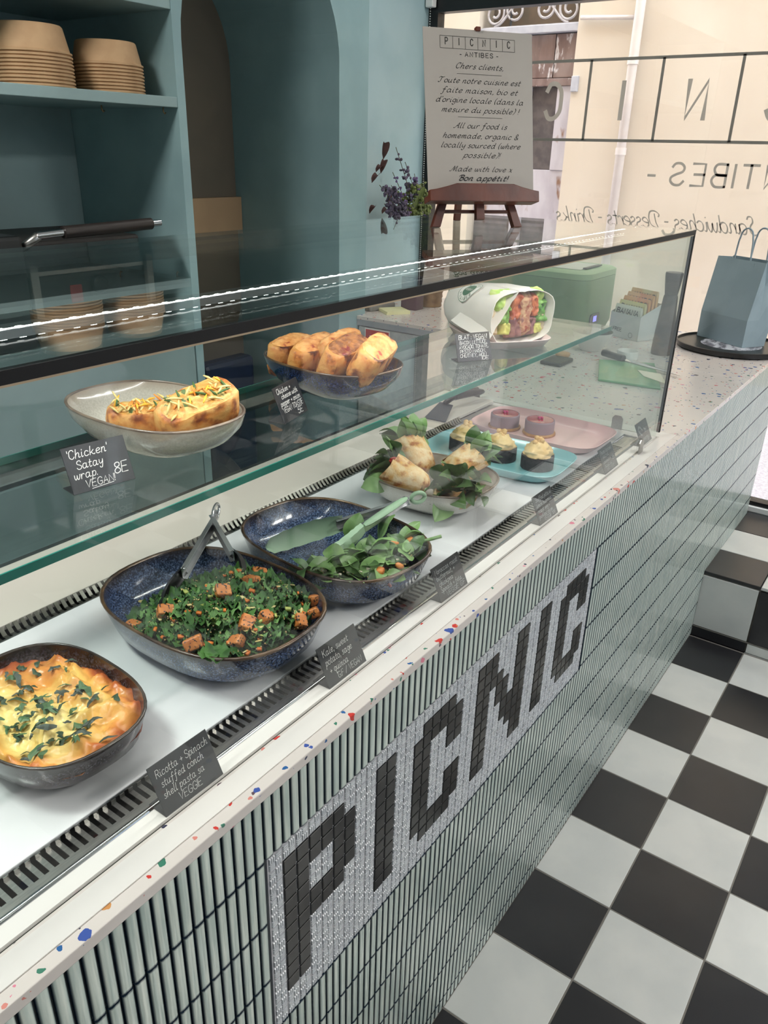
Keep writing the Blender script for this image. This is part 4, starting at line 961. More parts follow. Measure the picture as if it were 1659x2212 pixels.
for (x, y, s, lb) in ((.066, -.052, .024, 'beside the big leaf at the right'), (.052, -.075, .022, 'at the centre of the remaining heap'), (.075, -.085, .018, 'next to the right rim'), (-.03, -.12, .017, 'at the front rim'), (-.012, -.09, .014, 'at the middle of the front'), (.005, -.125, .015, 'behind the red onion slice')):
    o = chunk(s, s * .75, s * .6).build('squash_chunk', sq_m, bevel=.004, subsurf=1, loc=in_dish(DS, x, y, heap_s(x, y) + .006), rot=(random.uniform(-.4, .4), random.uniform(-.4, .4), random.uniform(0, 3)))
    tag(o, 'roasted squash chunk in the spinach salad, ' + lb, 'vegetable', 'squash chunks in the spinach salad')
nut = M('pine_nut', (196, 146, 86), .4, c2=(180, 126, 70), ns=60)
for (x, y, z, lb) in ((-.01, -.005, .012, 'alone on the bare blue glaze'), (.02, -.07, .05, 'on the leaves in the middle'), (-.035, -.085, .045, 'on the leaves at the left')):
    tag(MB().sphere((0, 0, 0), .006, .0032, .003, 8, 6).build('pine_nut', nut, smooth=True, loc=in_dish(DS, x, y, z), rot=(0, 0, random.uniform(0, 3))), 'toasted pine nut in the spinach dish, ' + lb, 'nut', 'pine nuts in the spinach dish')
on = MB().tube([(-.02, -.02, 0), (-.012, .004, .006), (.004, .012, .008), (.02, .006, .003)], .004, 8, [.002, .0045, .0045, .002])
tag(on.build('onion_slice', M('red_onion', (120, 62, 66), .35, c2=(150, 96, 96), ns=40), smooth=True, loc=in_dish(DS, -.02, -.125, .046)), 'red onion slice at the front of the spinach salad', 'vegetable')
# ------------------------------------------------------------------ serving tongs
def channel(mb, A, B_, w0, w1, d, nrm, t=.0012):
    """pressed U-section arm from A to B, open towards nrm"""
    A, B_, nrm = Vector(A), Vector(B_), Vector(nrm).normalized(); ax = (B_ - A).normalized(); nrm = (nrm - ax * nrm.dot(ax)).normalized(); sd = ax.cross(nrm)
    rings = []
    for P, w_ in ((A, w0), (B_, w1)):
        h = w_ / 2
        rings.append([P + sd * -h + nrm * d, P + sd * -h, P + sd * h, P + sd * h + nrm * d, P + sd * (h - t) + nrm * d, P + sd * (h - t) + nrm * t, P + sd * (-h + t) + nrm * t, P + sd * (-h + t) + nrm * d])
    mb.loft(rings)
tg_s = M('tong_steel', (216, 216, 218), .26, .9, c2=(202, 202, 205), ns=14)
piv = Vector((.266, .371, .972)); tL = Vector((.078, .276, .935)); tR = Vector((.196, .236, .950))
tong = thing('steel_tongs', tuple(piv), 'stainless steel salad tongs with black jaws resting in the kale dish', 'tongs')
mid = (tL + tR) / 2; spread = (tR - tL).normalized()
dL = (tL - piv).normalized(); dR = (tR - piv).normalized()
mb = MB(); jl = piv + (tL - piv) * .62; channel(mb, piv, jl, .016, .019, .007, spread); W(mb, 'arm', tg_s, tong, bevel=.0008)
mb = MB(); jr = piv + (tR - piv) * .66; channel(mb, piv, jr, .016, .019, .007, -spread); W(mb, 'arm', tg_s, tong, bevel=.0008)
def jaw(base, tip, side, w_, m_, nm, parent, wav=.0):
    base, tip, side = Vector(base), Vector(tip), Vector(side).normalized(); ax = (tip - base).normalized(); side = (side - ax * side.dot(ax)).normalized(); wd = ax.cross(side); L = (tip - base).length
    rings = []; seg = 12
    for i in range(seg + 1):
        t = i / seg; hw = w_ / 2 * (.55 + .45 * math.sin(PI * min(1, .15 + t * .75))) * (1 if t < .9 else math.sqrt(max(.05, 1 - ((t - .9) / .1) ** 2))) * (1 + wav * math.sin(t * 44))
        c = base + ax * L * t + side * (-.006 * math.sin(PI * t))
        rings.append([c - wd * hw + side * .005, c - wd * hw * .6 + side * .0005, c + wd * hw * .6 + side * .0005, c + wd * hw + side * .005, c + wd * hw * .6 - side * .0012, c - wd * hw * .6 - side * .0012])
    return W(MB().loft(rings), nm, m_, parent, smooth=50)
blk = M('black_nylon', (16, 16, 17), .28, c2=(22, 22, 23), ns=20)
jaw(jl - dL * .012, tL, spread, .024, blk, 'jaw', tong); jaw(jr - dR * .012, tR, -spread, .022, blk, 'jaw', tong)
lp = [piv + Vector((.010 + .016 * math.cos(a), .006 + .010 * math.cos(a), .004 + .012 * math.sin(a))) for a in [2 * PI * k / 20 for k in range(21)]]
W(MB().tube(lp, .0022, 8), 'hang_loop', tg_s, tong, smooth=True)
W(MB().tube([piv - Vector((.004, -.002, .012)), piv + Vector((.004, -.002, .012))], .004, 10), 'pivot_pin', tg_s, tong, smooth=40)

sage = M('sage_silicone', (158, 186, 156), .5, c2=(148, 176, 147), ns=10)
gp = Vector((.5205, .1925, .9635)); gt1 = Vector((.318, .318, .920)); gt2 = Vector((.326, .212, .935))
gt = thing('silicone_tongs', tuple(gp), 'sage green silicone tongs with steel arms resting across the spinach dish', 'tongs')
sp2 = (gt2 - gt1).normalized()
j1 = gp + (gt1 - gp) * .52; j2 = gp + (gt2 - gp) * .60
mb = MB(); channel(mb, gp, j1, .012, .015, .008, sp2); W(mb, 'arm', tg_s, gt, bevel=.0008)
mb = MB(); channel(mb, gp, j2, .012, .014, .008, -sp2); W(mb, 'arm', tg_s, gt, bevel=.0008)
jaw(j1 - (gt1 - gp).normalized() * .012, gt1, sp2, .036, sage, 'jaw', gt, .05); jaw(j2 - (gt2 - gp).normalized() * .012, gt2 + Vector((0, -.01, .002)), -sp2, .026, sage, 'jaw', gt, .05)
upv = Vector((0, 0, 1))
gl = []
for i in range(13):
    t = i / 12; c = gp + (j2 - gp) * (.04 + .86 * t) + upv * .006; r_ = .0075 * (.75 + .25 * math.sin(PI * t)) * (1 if .04 < t < .96 else .6)
    ax = (j2 - gp).normalized(); sd = ax.cross(upv).normalized(); u2 = sd.cross(ax)
    gl.append([c + sd * r_ * math.cos(a) + u2 * r_ * .6 * math.sin(a) for a in [2 * PI * k / 10 for k in range(10)]])
W(MB().loft(gl), 'grip', sage, gt, smooth=50)
rg_ = [gp + Vector((.013, -.010, .003)) + Vector((.0105 * math.cos(a), -.006 * math.cos(a), .0085 * math.sin(a))) for a in [2 * PI * k / 20 for k in range(21)]]
W(MB().tube(rg_, .0036, 8), 'pull_ring', sage, gt, smooth=True)

# ------------------------------------------------------------------ bread, wraps, toasties
def crust_mat(name, pale, gold, brown, scale=30):
    return M(name, pale, .55, c2=gold, ns=scale * 1.6, lo=.38, hi=.62, c3=brown, n3=scale * 1.5, l3=.52, h3=.66, bump=.5, bs=170, det=8)
tort = crust_mat('tortilla', (232, 206, 160), (222, 170, 100), (176, 112, 66), 42)
toast = crust_mat('toasted_bread', (204, 150, 84), (184, 108, 46), (84, 40, 22), 34)
grid_b = crust_mat('grilled_wrap', (216, 168, 98), (198, 122, 52), (124, 62, 32), 30)
cut_m = M('bread_cut', (226, 168, 104), .7, c2=(202, 132, 70), ns=60, c3=(150, 60, 30), n3=60, bump=.6, bs=160)
fill_m = M('melted_filling', (128, 78, 46), .4, c2=(176, 116, 66), ns=90, c3=(120, 28, 24), n3=50, l3=.58, h3=.64, bump=.9, bs=170)
slaw = M('satay_slaw', (214, 178, 106), .5, c2=(196, 140, 66), ns=120, c3=(84, 108, 60), n3=80, l3=.6, h3=.65, bump=.9, bs=200)
def roll_half(name, L, w_, h_, side_m, top_m, top_nm, loc, rot, label, cat, group, tilt=0, seedv=0):
    """half of a cut roll standing on its crust: rounded slab, soft top edge, filling on the upper face"""
    random.seed(seedv); t = thing(name, loc, label, cat, group); t.rotation_euler = rot
    seg = 28; rings = []
    for k, z in ((.80, 0), (.95, h_ * .06), (1.0, h_ * .25), (1.0, h_ * .7), (.97, h_ * .93), (.90, h_)):
        R_ = []
        for j in range(seg):
            x, y = sq_pt(2 * PI * j / seg, L / 2, w_ / 2, 3.6); nz = 1 + .05 * fbm(x * 60 + seedv, y * 60, z * 40, 3)
            R_.append((x * k * nz, y * k * nz, z + .002 * fbm(x * 50, y * 50 + seedv, 3)))
        rings.append(R_)
    MB().loft(rings, True, True).build('crust', side_m, t, smooth=55)
    V = []; F = []; n1, n2 = 8, 28
    for i in range(n1 + 1):
        for j in range(n2):
            k = i / n1 * .86; x, y = sq_pt(2 * PI * j / n2, L / 2, w_ / 2, 2.8); x *= k; y *= k
            V.append((x, y, h_ + (.004 * (1 - (i / n1) ** 3)) + .0035 * fbm(x * 120, y * 120, seedv, 3) * (i < n1)))
    for i in range(n1):
        for j in range(n2): F.append((i * n2 + j, i * n2 + (j + 1) % n2, (i + 1) * n2 + (j + 1) % n2, (i + 1) * n2 + j))
    MB().add(V, F).build(top_nm, top_m, t, smooth=True)
    return t
def D_(px, D, z): return in_dish(D, px[0], px[1], z)
TG = 'toasted sandwich halves in the navy bowl'
tl = [((-.020, .080), .100, .044, .050, (.10, -.04, .16), 'palest toasted sandwich half at the left end of the navy bowl', cut_m),
      ((-.018, .034), .120, .042, .052, (.26, -.06, .20), 'toasted sandwich half second from the left in the navy bowl', cut_m),
      ((.022, .012), .110, .038, .066, (.14, -.10, .16), 'toasted sandwich half with a pale end rising behind the others in the navy bowl', cut_m),
      ((-.014, -.026), .122, .044, .056, (.36, -.06, .24), 'toasted sandwich half with dark onion filling in the middle of the navy bowl', fill_m),
      ((-.002, -.074), .108, .046, .050, (.52, -.10, .30), 'toasted sandwich half showing red filling at the right end of the navy bowl', cut_m)]
for k, (p_, L, w_, h_, rt, lb, tm) in enumerate(tl):
    roll_half('toasted_sandwich', L, w_, h_, toast, tm, 'filling', D_(p_, DD, (.022, .026, .018, .032, .044)[k]), rt, lb, 'sandwich', TG, seedv=k * 7 + 1)
WG = 'satay wrap halves in the pale bowl'
w1 = roll_half('wrap_half', .098, .050, .047, grid_b, slaw, 'filling', in_dish(DCR, -.026, -.022, .013), (.10, .02, -.70), 'grilled wrap half with shredded slaw at the middle of the pale bowl', 'wrap', WG, seedv=40)
w2 = roll_half('wrap_half', .105, .050, .050, grid_b, slaw, 'filling', in_dish(DCR, .012, -.070, .034), (.46, -.24, -.28), 'grilled wrap half tilted against the right rim of the pale bowl', 'wrap', WG, seedv=55)
random.seed(3)
shm = [M('shred_carrot', (230, 150, 62), .45, c2=(214, 130, 50), ns=50), M('shred_cabbage', (226, 206, 140), .5, c2=(210, 188, 116), ns=50), M('shred_herb', (70, 104, 48), .5, c2=(54, 84, 40), ns=50), M('sweetcorn', (236, 186, 60), .4, c2=(224, 168, 48), ns=50)]
for w_, hz in ((w1, .049), (w2, .052)):
    for k in range(44):
        x, y = random.uniform(-.040, .040), random.uniform(-.018, .018); a = random.uniform(0, PI); L = random.uniform(.004, .010)
        d = Vector((math.cos(a), math.sin(a), random.uniform(-.2, .9))).normalized() * L; c = Vector((x, y, hz + random.uniform(0, .006)))
        MB().tube([c - d, c + Vector((0, 0, .001)), c + d], .0014, 5, [.0008, .0017, .0008]).build('slaw_shred', random.choices(shm, (4, 5, 2, 3))[0], w_, smooth=True)
# spinach wraps in the off-white bowl: folded tortilla cones with leaves bursting out of the open end
def wrap_cone(loc, az, elev, L, r0, r1, label, leaves, seedv, pepper=0):
    random.seed(seedv); t = thing('spinach_wrap', loc, label, 'wrap', 'spinach wraps in the off-white bowl')
    t.rotation_euler = (0, -elev, az)
    rings = []; seg = 26
    for k, (u, rr_) in enumerate(((0, .15), (.04, .55), (.12, .85), (.3, 1.0), (.55, 1.0), (.8, 1.0), (1.0, 1.02), (1.0, .88), (.86, .84))):
        r_ = (r0 + (r1 - r0) * u) * rr_; R_ = []
        for j in range(seg):
            a = 2 * PI * j / seg; nn = 1 + .07 * fbm(math.cos(a) * 1.5 + seedv, math.sin(a) * 1.5, u * 3, 3)
            fx = L * u + (.10 * L * math.cos(a + 1.2) * u if u > .5 else 0)
            R_.append((fx, r_ * nn * math.cos(a) * 1.15, r_ * nn * math.sin(a) * .85))
        rings.append(R_)
    MB().loft(rings, True, True).build('tortilla', tort, t, smooth=60)
    a0 = random.uniform(-.3, .3)
    MB().loft([[(L * u, (r0 + (r1 - r0) * u) * 1.17 * math.cos(a), (r0 + (r1 - r0) * u) * .88 * math.sin(a)) for a in [a0 + .2 * q for q in range(7)]] for u in (.18, .4, .65, .97)], False, False, closed=False).build('folded_flap', tort, t, smooth=True)
    for k in range(leaves):
        a = random.uniform(0, 2 * PI); rr_ = r1 * random.uniform(.2, .8); Lf = random.uniform(.036, .056)
        o = leaf(Lf, Lf * random.uniform(.55, .75), random.uniform(.1, .6), random.uniform(.1, .6)).build('spinach_leaf', random.choice(spin_m), t, smooth=True)
        o.location = (L * random.uniform(.82, .95), rr_ * math.cos(a), rr_ * math.sin(a) * .8); o.rotation_euler = (random.uniform(-1.2, 1.2), -math.sin(a) * .7 + random.uniform(-.35, .25), math.cos(a) * .8 + random.uniform(-.3, .3))
    for k in range(pepper):
        MB().sphere((0, 0, 0), .010, .006, .004, 8, 6).build('red_pepper', M('red_pepper', (196, 44, 34), .22, c2=(214, 78, 58), ns=60), t, smooth=True, loc=(L * .93, random.uniform(-.5, .5) * r1, r1 * random.uniform(.1, .6)), rot=(random.uniform(0, 1), random.uniform(-.5, .5), random.uniform(0, 3)))
    return t
wrap_cone(in_dish(DG, -.020, -.005, .034), math.radians(118), .42, .085, .024, .034, 'tortilla wrap bursting with spinach and red pepper at the left of the off-white bowl', 12, 3, 5)
wrap_cone(in_dish(DG, .030, .025, .040), math.radians(75), .62, .080, .022, .030, 'tortilla wrap with upright spinach leaves at the back of the off-white bowl', 14, 8, 2)
wrap_cone(in_dish(DG, .018, -.015, .050), math.radians(-28), .40, .075, .024, .030, 'tortilla wrap with spinach poking out at the right of the off-white bowl', 12, 13, 2)
wrap_cone(in_dish(DG, .030, -.055, .026), math.radians(196), .34, .085, .026, .036, 'tortilla wrap with a large bunch of spinach hanging over the front of the off-white bowl', 20, 21, 0)

# ------------------------------------------------------------------ trays and cakes
def tray(name, loc, rot, a, b_, m_, label):
    t = thing(name, loc, label, 'tray', 'melamine cake trays', rz=rot)
    prof = [(.80, .0), (.86, .0005), (.93, .006), (1.0, .0185), (1.005, .0205), (.995, .0210), (.92, .009), (.86, .0045), (.80, .0035), (.05, .0035)]
    MB().loft([ring(a, b_, 5.0, z, k, 72) for k, z in prof], True, True).build('tray_body', m_, t, smooth=50)
    return t
tray('cake_tray', (.9505, .2548, ZD), .06, .0947, .1543, M('turquoise_melamine', (132, 186, 190), .25, c2=(126, 180, 185), ns=8, coat=.2), 'turquoise melamine tray with three dark tarts')
tray('cake_tray', (1.1686, .2545, ZD), -.01, .0985, .1554, M('pink_melamine', (226, 186, 184), .25, c2=(220, 180, 179), ns=8, coat=.2), 'pink melamine tray with two red-topped mousse cakes')
choc = M('dark_chocolate_crust', (38, 34, 38), .65, c2=(54, 48, 52), ns=120, bump=.8, bs=260)
cream = M('caramel_cream', (232, 200, 142), .45, c2=(222, 184, 122), ns=30, bump=.2, bs=60, sss=.05)
hazel = M('hazelnut', (214, 168, 104), .5, c2=(230, 196, 140), ns=60)
ZT = ZD + .0037
def tart(x, y, label, sd):
    random.seed(sd); t = thing('chocolate_tart', (x, y, ZT), label, 'tart', 'chocolate tarts on the turquoise tray', rz=random.uniform(0, 6))
    R_ = .0335
    MB().lathe([(R_ * .96, 0), (R_, .001), (R_, .026), (R_ * .985, .0275), (R_ * .93, .0272), (.01, .026)], 40).build('tart_shell', choc, t, smooth=40)
    V = []; F = []; n1, n2 = 12, 32
    for i in range(n1 + 1):
        u = i / n1
        for j in range(n2):
            a = 2 * PI * j / n2; r_ = .0295 * math.sin(PI / 2 * (1 - u)) ** .55 * (1 + .26 * fbm(math.cos(a) * 2 + sd, math.sin(a) * 2, u * 4, 3))
            V.append((r_ * math.cos(a) + .006 * u, r_ * math.sin(a), .0265 + .030 * u ** .9 + .003 * fbm(math.cos(a) * 3, math.sin(a) * 3 + sd, u * 5)))
    for i in range(n1):
        for j in range(n2): F.append((i * n2 + j, i * n2 + (j + 1) % n2, (i + 1) * n2 + (j + 1) % n2, (i + 1) * n2 + j))
    MB().add(V, F).build('cream_quenelle', cream, t, smooth=True)
    for k in range(5): MB().sphere((0, 0, 0), .0058, .0055, .0052, 10, 8).build('hazelnut', hazel, t, smooth=True, loc=(random.uniform(-.006, .016), random.uniform(-.011, .011), .054 + random.uniform(-.004, .006)))
    cm = MB()
    for k in range(46):
        a = random.uniform(0, 2 * PI); r_ = random.uniform(0, .024); s = random.uniform(.0009, .0022); h_ = .029 + .029 * (1 - r_ / .027) ** .6
        cm.sphere((r_ * math.cos(a) + .004, r_ * math.sin(a), h_), s, nu=5, nv=3)
    tag(cm.build('nut_crumb', hazel, t), kind='stuff')
    return t
tart(.9573, .338, 'chocolate tart with cream at the back of the turquoise tray, partly behind the wraps', 2)
tart(.9570, .251, 'middle chocolate tart with a tall cream swirl on the turquoise tray', 9)
tart(.9600, .168, 'chocolate tart nearest the front glass on the turquoise tray', 14)
tag(MB().tube([(.0045 * math.cos(a), .0045 * math.sin(a), .003) for a in [2 * PI * k / 14 for k in range(15)]], .0022, 8).build('hazelnut_half', hazel, smooth=True, loc=(.902, .262, ZT - .0005)), 'hollow hazelnut half lying on the turquoise tray', 'nut')
mou = M('lilac_mousse', (150, 128, 136), .5, c2=(142, 120, 129), ns=14, sss=.05); gel = M('raspberry_glaze', (156, 26, 48), .06, c2=(176, 44, 62), ns=30, coat=1.0); bis = M('biscuit_base', (186, 138, 88), .7, c2=(166, 116, 70), ns=80, bump=.8, bs=200)
for (x, y, lb, sd) in ((1.1494, .342, 'raspberry glazed mousse cake at the back of the pink tray', 1), (1.1590, .258, 'raspberry glazed mousse cake at the middle of the pink tray', 2)):
    random.seed(sd); t = thing('mousse_cake', (x, y, ZT), lb, 'cake', 'mousse cakes on the pink tray')
    MB().lathe([(.0365, 0), (.038, .002), (.0375, .005), (.034, .0062)], 40).build('biscuit_base', bis, t, smooth=40)
    MB().lathe([(.0335, .0062), (.0338, .03), (.0330, .0335), (.0318, .0345), (.0308, .0335)], 48).build('mousse', mou, t, smooth=40)
    MB().lathe([(.0308, .0325), (.0300, .0343), (.0150, .0349), (.0, .0350)], 40, cap1=False).build('glaze', gel, t, smooth=60)
    pet = M('pink_petal', (196, 26, 110), .5, c2=(214, 50, 130), ns=30)
    for k in range(4): MB().sphere((0, 0, 0), .0035, .0016, .0028, 7, 5).build('petal', pet, t, smooth=True, loc=(.004 * math.cos(k * 1.6), .004 * math.sin(k * 1.6), .0375), rot=(.4, random.uniform(-.8, .8), k * 1.6))

# ------------------------------------------------------------------ cake slice on the rear ledge
sl = thing('cake_slice', (1.17, .49, .9), 'black nylon cake slice lying on the rear ledge', 'utensil')
bl = [Vector((1.066, .512, .9012)), Vector((1.070, .455, .9012)), Vector((1.160, .490, .914)), Vector((1.163, .530, .914))]
W(MB().loft([bl, [p + Vector((0, 0, .0022)) for p in bl]]), 'blade', M('slate_nylon', (34, 42, 50), .35, c2=(40, 48, 56), ns=14), sl, bevel=.0006)
W(MB().tube([(1.155, .512, .9155), (1.178, .506, .928), (1.20, .502, .929)], .008, 10, [.006, .009, .010]), 'neck', blk, sl, smooth=True)
gr_ = MB(); hp = [Vector((1.188, .504, .928)), Vector((1.215, .498, .929)), Vector((1.245, .491, .928)), Vector((1.272, .485, .926)), Vector((1.290, .481, .924))]
rgs = []
for p, (rx, rz) in zip(hp, ((.010, .009), (.013, .010), (.013, .0095), (.013, .009), (.007, .006))): rgs.append([p + Vector((.22 * rx * math.cos(a), rx * math.cos(a), rz * math.sin(a))) for a in [2 * PI * k / 14 for k in range(14)]])
W(gr_.loft(rgs), 'handle', blk, sl, smooth=50)

# ------------------------------------------------------------------ paper-wrapped cut sandwich on its plate
pl = thing('sandwich_plate', (1.030, .318, 1.1252), 'small pale pink plate under the wrapped sandwich on the glass shelf', 'plate', rz=-.62)
MB().loft([ring(.084, .108, 4.5, z, k, 56) for k, z in [(.84, 0), (.9, .001), (1.0, .016), (.99, .0165), (.88, .0045), (.05, .004)]], True, True).build('plate_body', M('blush_melamine', (222, 202, 200), .3, c2=(216, 196, 194), ns=8), pl, smooth=50)
sw = thing('cut_sandwich', (1.035, .325, 1.1305), 'large vegan sandwich wrapped in white paper with its cut face towards the front', 'sandwich', rz=math.radians(-112)); sw.scale = (1.25, 1.25, 1.25)
# local +x points out of the cut face
paper = M('deli_paper', (226, 222, 216), .6, c2=(216, 212, 206), ns=14, bump=.6, bs=24, sss=.1)
LW, HW = .066, .040
def pring(x, k, kz, j_, seg=44):
    R_ = []
    for j in range(seg):
        a = 2 * PI * j / seg; yy, zz = sq_pt(a, LW * k, HW * kz, 3.2)
        w_ = 1 + .05 * fbm(math.cos(a) * 2.2, math.sin(a) * 2.2, x * 40 + j_, 3)
        R_.append((x + .004 * fbm(a * 2, x * 30, 5, 2), yy * w_, max(-.001, HW + zz * w_)))
    return R_
rings = [pring(x, k, kz, 0) for x, k, kz in ((-.085, .45, .5), (-.08, .8, .72), (-.06, .98, .9), (-.02, 1.0, 1.0), (.02, 1.02, 1.04), (.05, 1.0, 1.05), (.062, .98, 1.04))]
inner = [pring(x, k, kz, 0) for x, k, kz in ((.062, .965, 1.02), (.05, .95, .99), (.035, .93, .96))]
MB().loft(rings + inner, True, True).build('paper_wrap', paper, sw, smooth=60)
fl_ = MB(); V = []; F = []
for i in range(9):
    for j in range(7):
        u, v = i / 8, j / 6; y = -LW * 1.06 + LW * .85 * u; V.append((.064 - .085 * v * (1 - .25 * u), y - .012 * math.sin(v * 2) * (1 - u), HW * (2.12 - 1.9 * (1 - u) * (1 - v * .25)) * .98 + .003 * fbm(u * 6, v * 6, 4)))
for i in range(8):
    for j in range(6): F.append((i * 7 + j, (i + 1) * 7 + j, (i + 1) * 7 + j + 1, i * 7 + j + 1))
fl_.add(V, F).build('paper_fold', paper, sw, smooth=True)
def layer(nm, m_, y0, y1, z0, z1, xo, wav, sd, n=14):
    y0, y1 = -y1, -y0
    """one stuffed layer of the cut face, a ruffled slab standing upright"""
    V = []; F = []
    for i in range(n + 1):
        for j in range(n + 1):
            u, v = i / n, j / n; yy = y0 + (y1 - y0) * u; zz = z0 + (z1 - z0) * v
            ed = min(u, 1 - u, v, 1 - v); x = xo - .014 * (1 - smooth(ed * 7)) + wav * fbm(yy * 130 + sd, zz * 90, sd, 4)
            V.append((x, yy + wav * .7 * fbm(zz * 110, yy * 60, sd + 3, 3), zz + .002 * fbm(yy * 90, zz * 40, sd + 8)))
    for i in range(n):
        for j in range(n): F.append((i * (n + 1) + j, (i + 1) * (n + 1) + j, (i + 1) * (n + 1) + j + 1, i * (n + 1) + j + 1))
    MB().add(V, F).build(nm, m_, sw, smooth=True)
crumb = M('ciabatta_crumb', (218, 200, 172), .75, c2=(196, 168, 132), ns=120, bump=.9, bs=150); crst = M('ciabatta_crust', (196, 132, 72), .6, c2=(214, 164, 104), ns=50, bump=.3, bs=90)
let_m = M('lettuce', (150, 190, 84), .4, c2=(196, 214, 126), ns=60, bump=.5, bs=90); let_d = M('lettuce_green', (88, 146, 56), .4, c2=(126, 172, 80), ns=70, bump=.5, bs=90)
bac = M('vegan_bacon', (162, 72, 44), .4, c2=(196, 112, 70), ns=60, c3=(112, 34, 34), n3=50, bump=.6, bs=120); shr = M('pulled_filling', (196, 160, 122), .6, c2=(168, 112, 86), ns=150, c3=(150, 70, 50), n3=60, bump=.9, bs=260)
oni = M('red_onion_chutney', (122, 74, 76), .45, c2=(158, 112, 104), ns=80, bump=.6, bs=140); avo = M('avocado', (206, 200, 112), .4, c2=(180, 184, 92), ns=40)
# given from the right (-) to the left (+) of the cut face
layer('bread', crst, .046, .062, .006, .060, .044, .002, 1); layer('bread', crumb, .036, .056, .008, .056, .048, .004, 2)
layer('lettuce', let_m, .010, .050, .046, .082, .052, .006, 3); layer('lettuce', let_d, .018, .042, .026, .062, .054, .007, 4); layer('avocado', avo, .018, .034, .010, .034, .055, .003, 5)
layer('bacon', bac, -.006, .020, .030, .080, .056, .006, 6); layer('onion_chutney', oni, -.010, .022, .004, .044, .056, .006, 7); layer('pulled_filling', shr, -.026, .004, .006, .078, .058, .005, 8); layer('bacon', bac, -.036, -.020, .034, .074, .058, .006, 9); layer('onion_chutney', oni, -.034, -.018, .006, .040, .057, .005, 10)
layer('lettuce', let_m, -.050, -.032, .050, .082, .053, .006, 11); layer('lettuce', let_d, -.058, -.034, .024, .066, .054, .008, 12); layer('avocado', avo, -.050, -.030, .008, .028, .055, .003, 13); layer('bread', crumb, -.062, -.040, .004, .046, .049, .006, 14); layer('bread', crst, -.064, -.054, .006, .052, .044, .002, 15)
# round sticker on the paper
stk = thing('paper_sticker', (1.035, .325, 1.1305), 'round white and green vegan sticker on the sandwich paper', 'sticker', rz=math.radians(-112)); stk.scale = (1.25, 1.25, 1.25)
def paper_pt(s, x, lift):
    a = math.radians(146) + s / .052; y, z = sq_pt(a, LW * 1.045 + lift, HW * 1.07 + lift, 3.2)
    return Vector((x, y, HW + z))
def disc_on_paper(mb, cs, cx, r0, r1, lift, n=36, m=4):
    V = []; F = []
    for i in range(m + 1):
        r_ = r0 + (r1 - r0) * i / m
        for j in range(n): a = 2 * PI * j / n; V.append(paper_pt(cs + r_ * math.cos(a), cx + r_ * math.sin(a), lift))
    for i in range(m):
        for j in range(n): F.append((i * n + j, i * n + (j + 1) % n, (i + 1) * n + (j + 1) % n, (i + 1) * n + j))
    mb.add(V, F); return mb
stw = M('sticker_white', (236, 234, 228), .4, c2=(230, 228, 222), ns=10); stg = M('sticker_green', (36, 104, 78), .45, c2=(30, 94, 70), ns=10)
SC, SXc = 0.0, -.012
disc_on_paper(MB(), SC, SXc, .0002, .0185, .0004).build('sticker_disc', stw, stk)
disc_on_paper(MB(), SC, SXc, .0002, .0100, .0008).build('green_badge', stg, stk)
disc_on_paper(MB(), SC, SXc, .0176, .0183, .0008, m=1).build('green_ring', stg, stk)
def wrap_text(mb, txt, r_, a0, da, size, lift, w):
    k = size / 7
    for q, ch in enumerate(txt):
        if ch == ' ': continue
        st, wd = strokes(ch, G); a = a0 + da * q; sg = 1 if da < 0 else -1
        for P in st:
            L = []; 
            for i in range(len(P)):
                p0 = P[max(i - 1, 0)]; p1 = P[min(i + 1, len(P) - 1)]; dx, dy = p1[0] - p0[0], p1[1] - p0[1]; l = math.hypot(dx, dy) or 1
                for sgn in (1, -1):
                    u = (P[i][0] - wd / 2 - dy / l * w / 2 * sgn) * k; v = (P[i][1] - 3.5 + dx / l * w / 2 * sgn) * k
                    if r_ == 0: S_c, X_c = SC - v, SXc + u + (q - (len(txt) - 1) / 2) * size * .86
                    else:
                        rad = r_ + sg * v; S_c = SC + (-1) * rad * math.cos(a - sg * 0 + (u / r_) * (1 if da > 0 else -1)); X_c = SXc + rad * math.sin(a + (u / r_) * (1 if da > 0 else -1))
                    L.append(paper_pt(S_c, X_c, lift))
            n = len(P); mb.add(L, [(2 * i, 2 * i + 2, 2 * i + 3, 2 * i + 1) for i in range(n - 1)])
tx = MB(); wrap_text(tx, 'PICNIC', .0138, -.85, .34, .0042, .0009, 1.1); 
tx2 = MB(); wrap_text(tx2, 'VEGAN', 0, 0, 0, .0038, .0012, 1.3)
tx2.build('sticker_wording', stw, stk)
wrap_text(tx, 'ANTIBES', .0138, PI + 1.0, -.335, .0042, .0009, 1.1); tx.build('sticker_ring_wording', stg, stk)

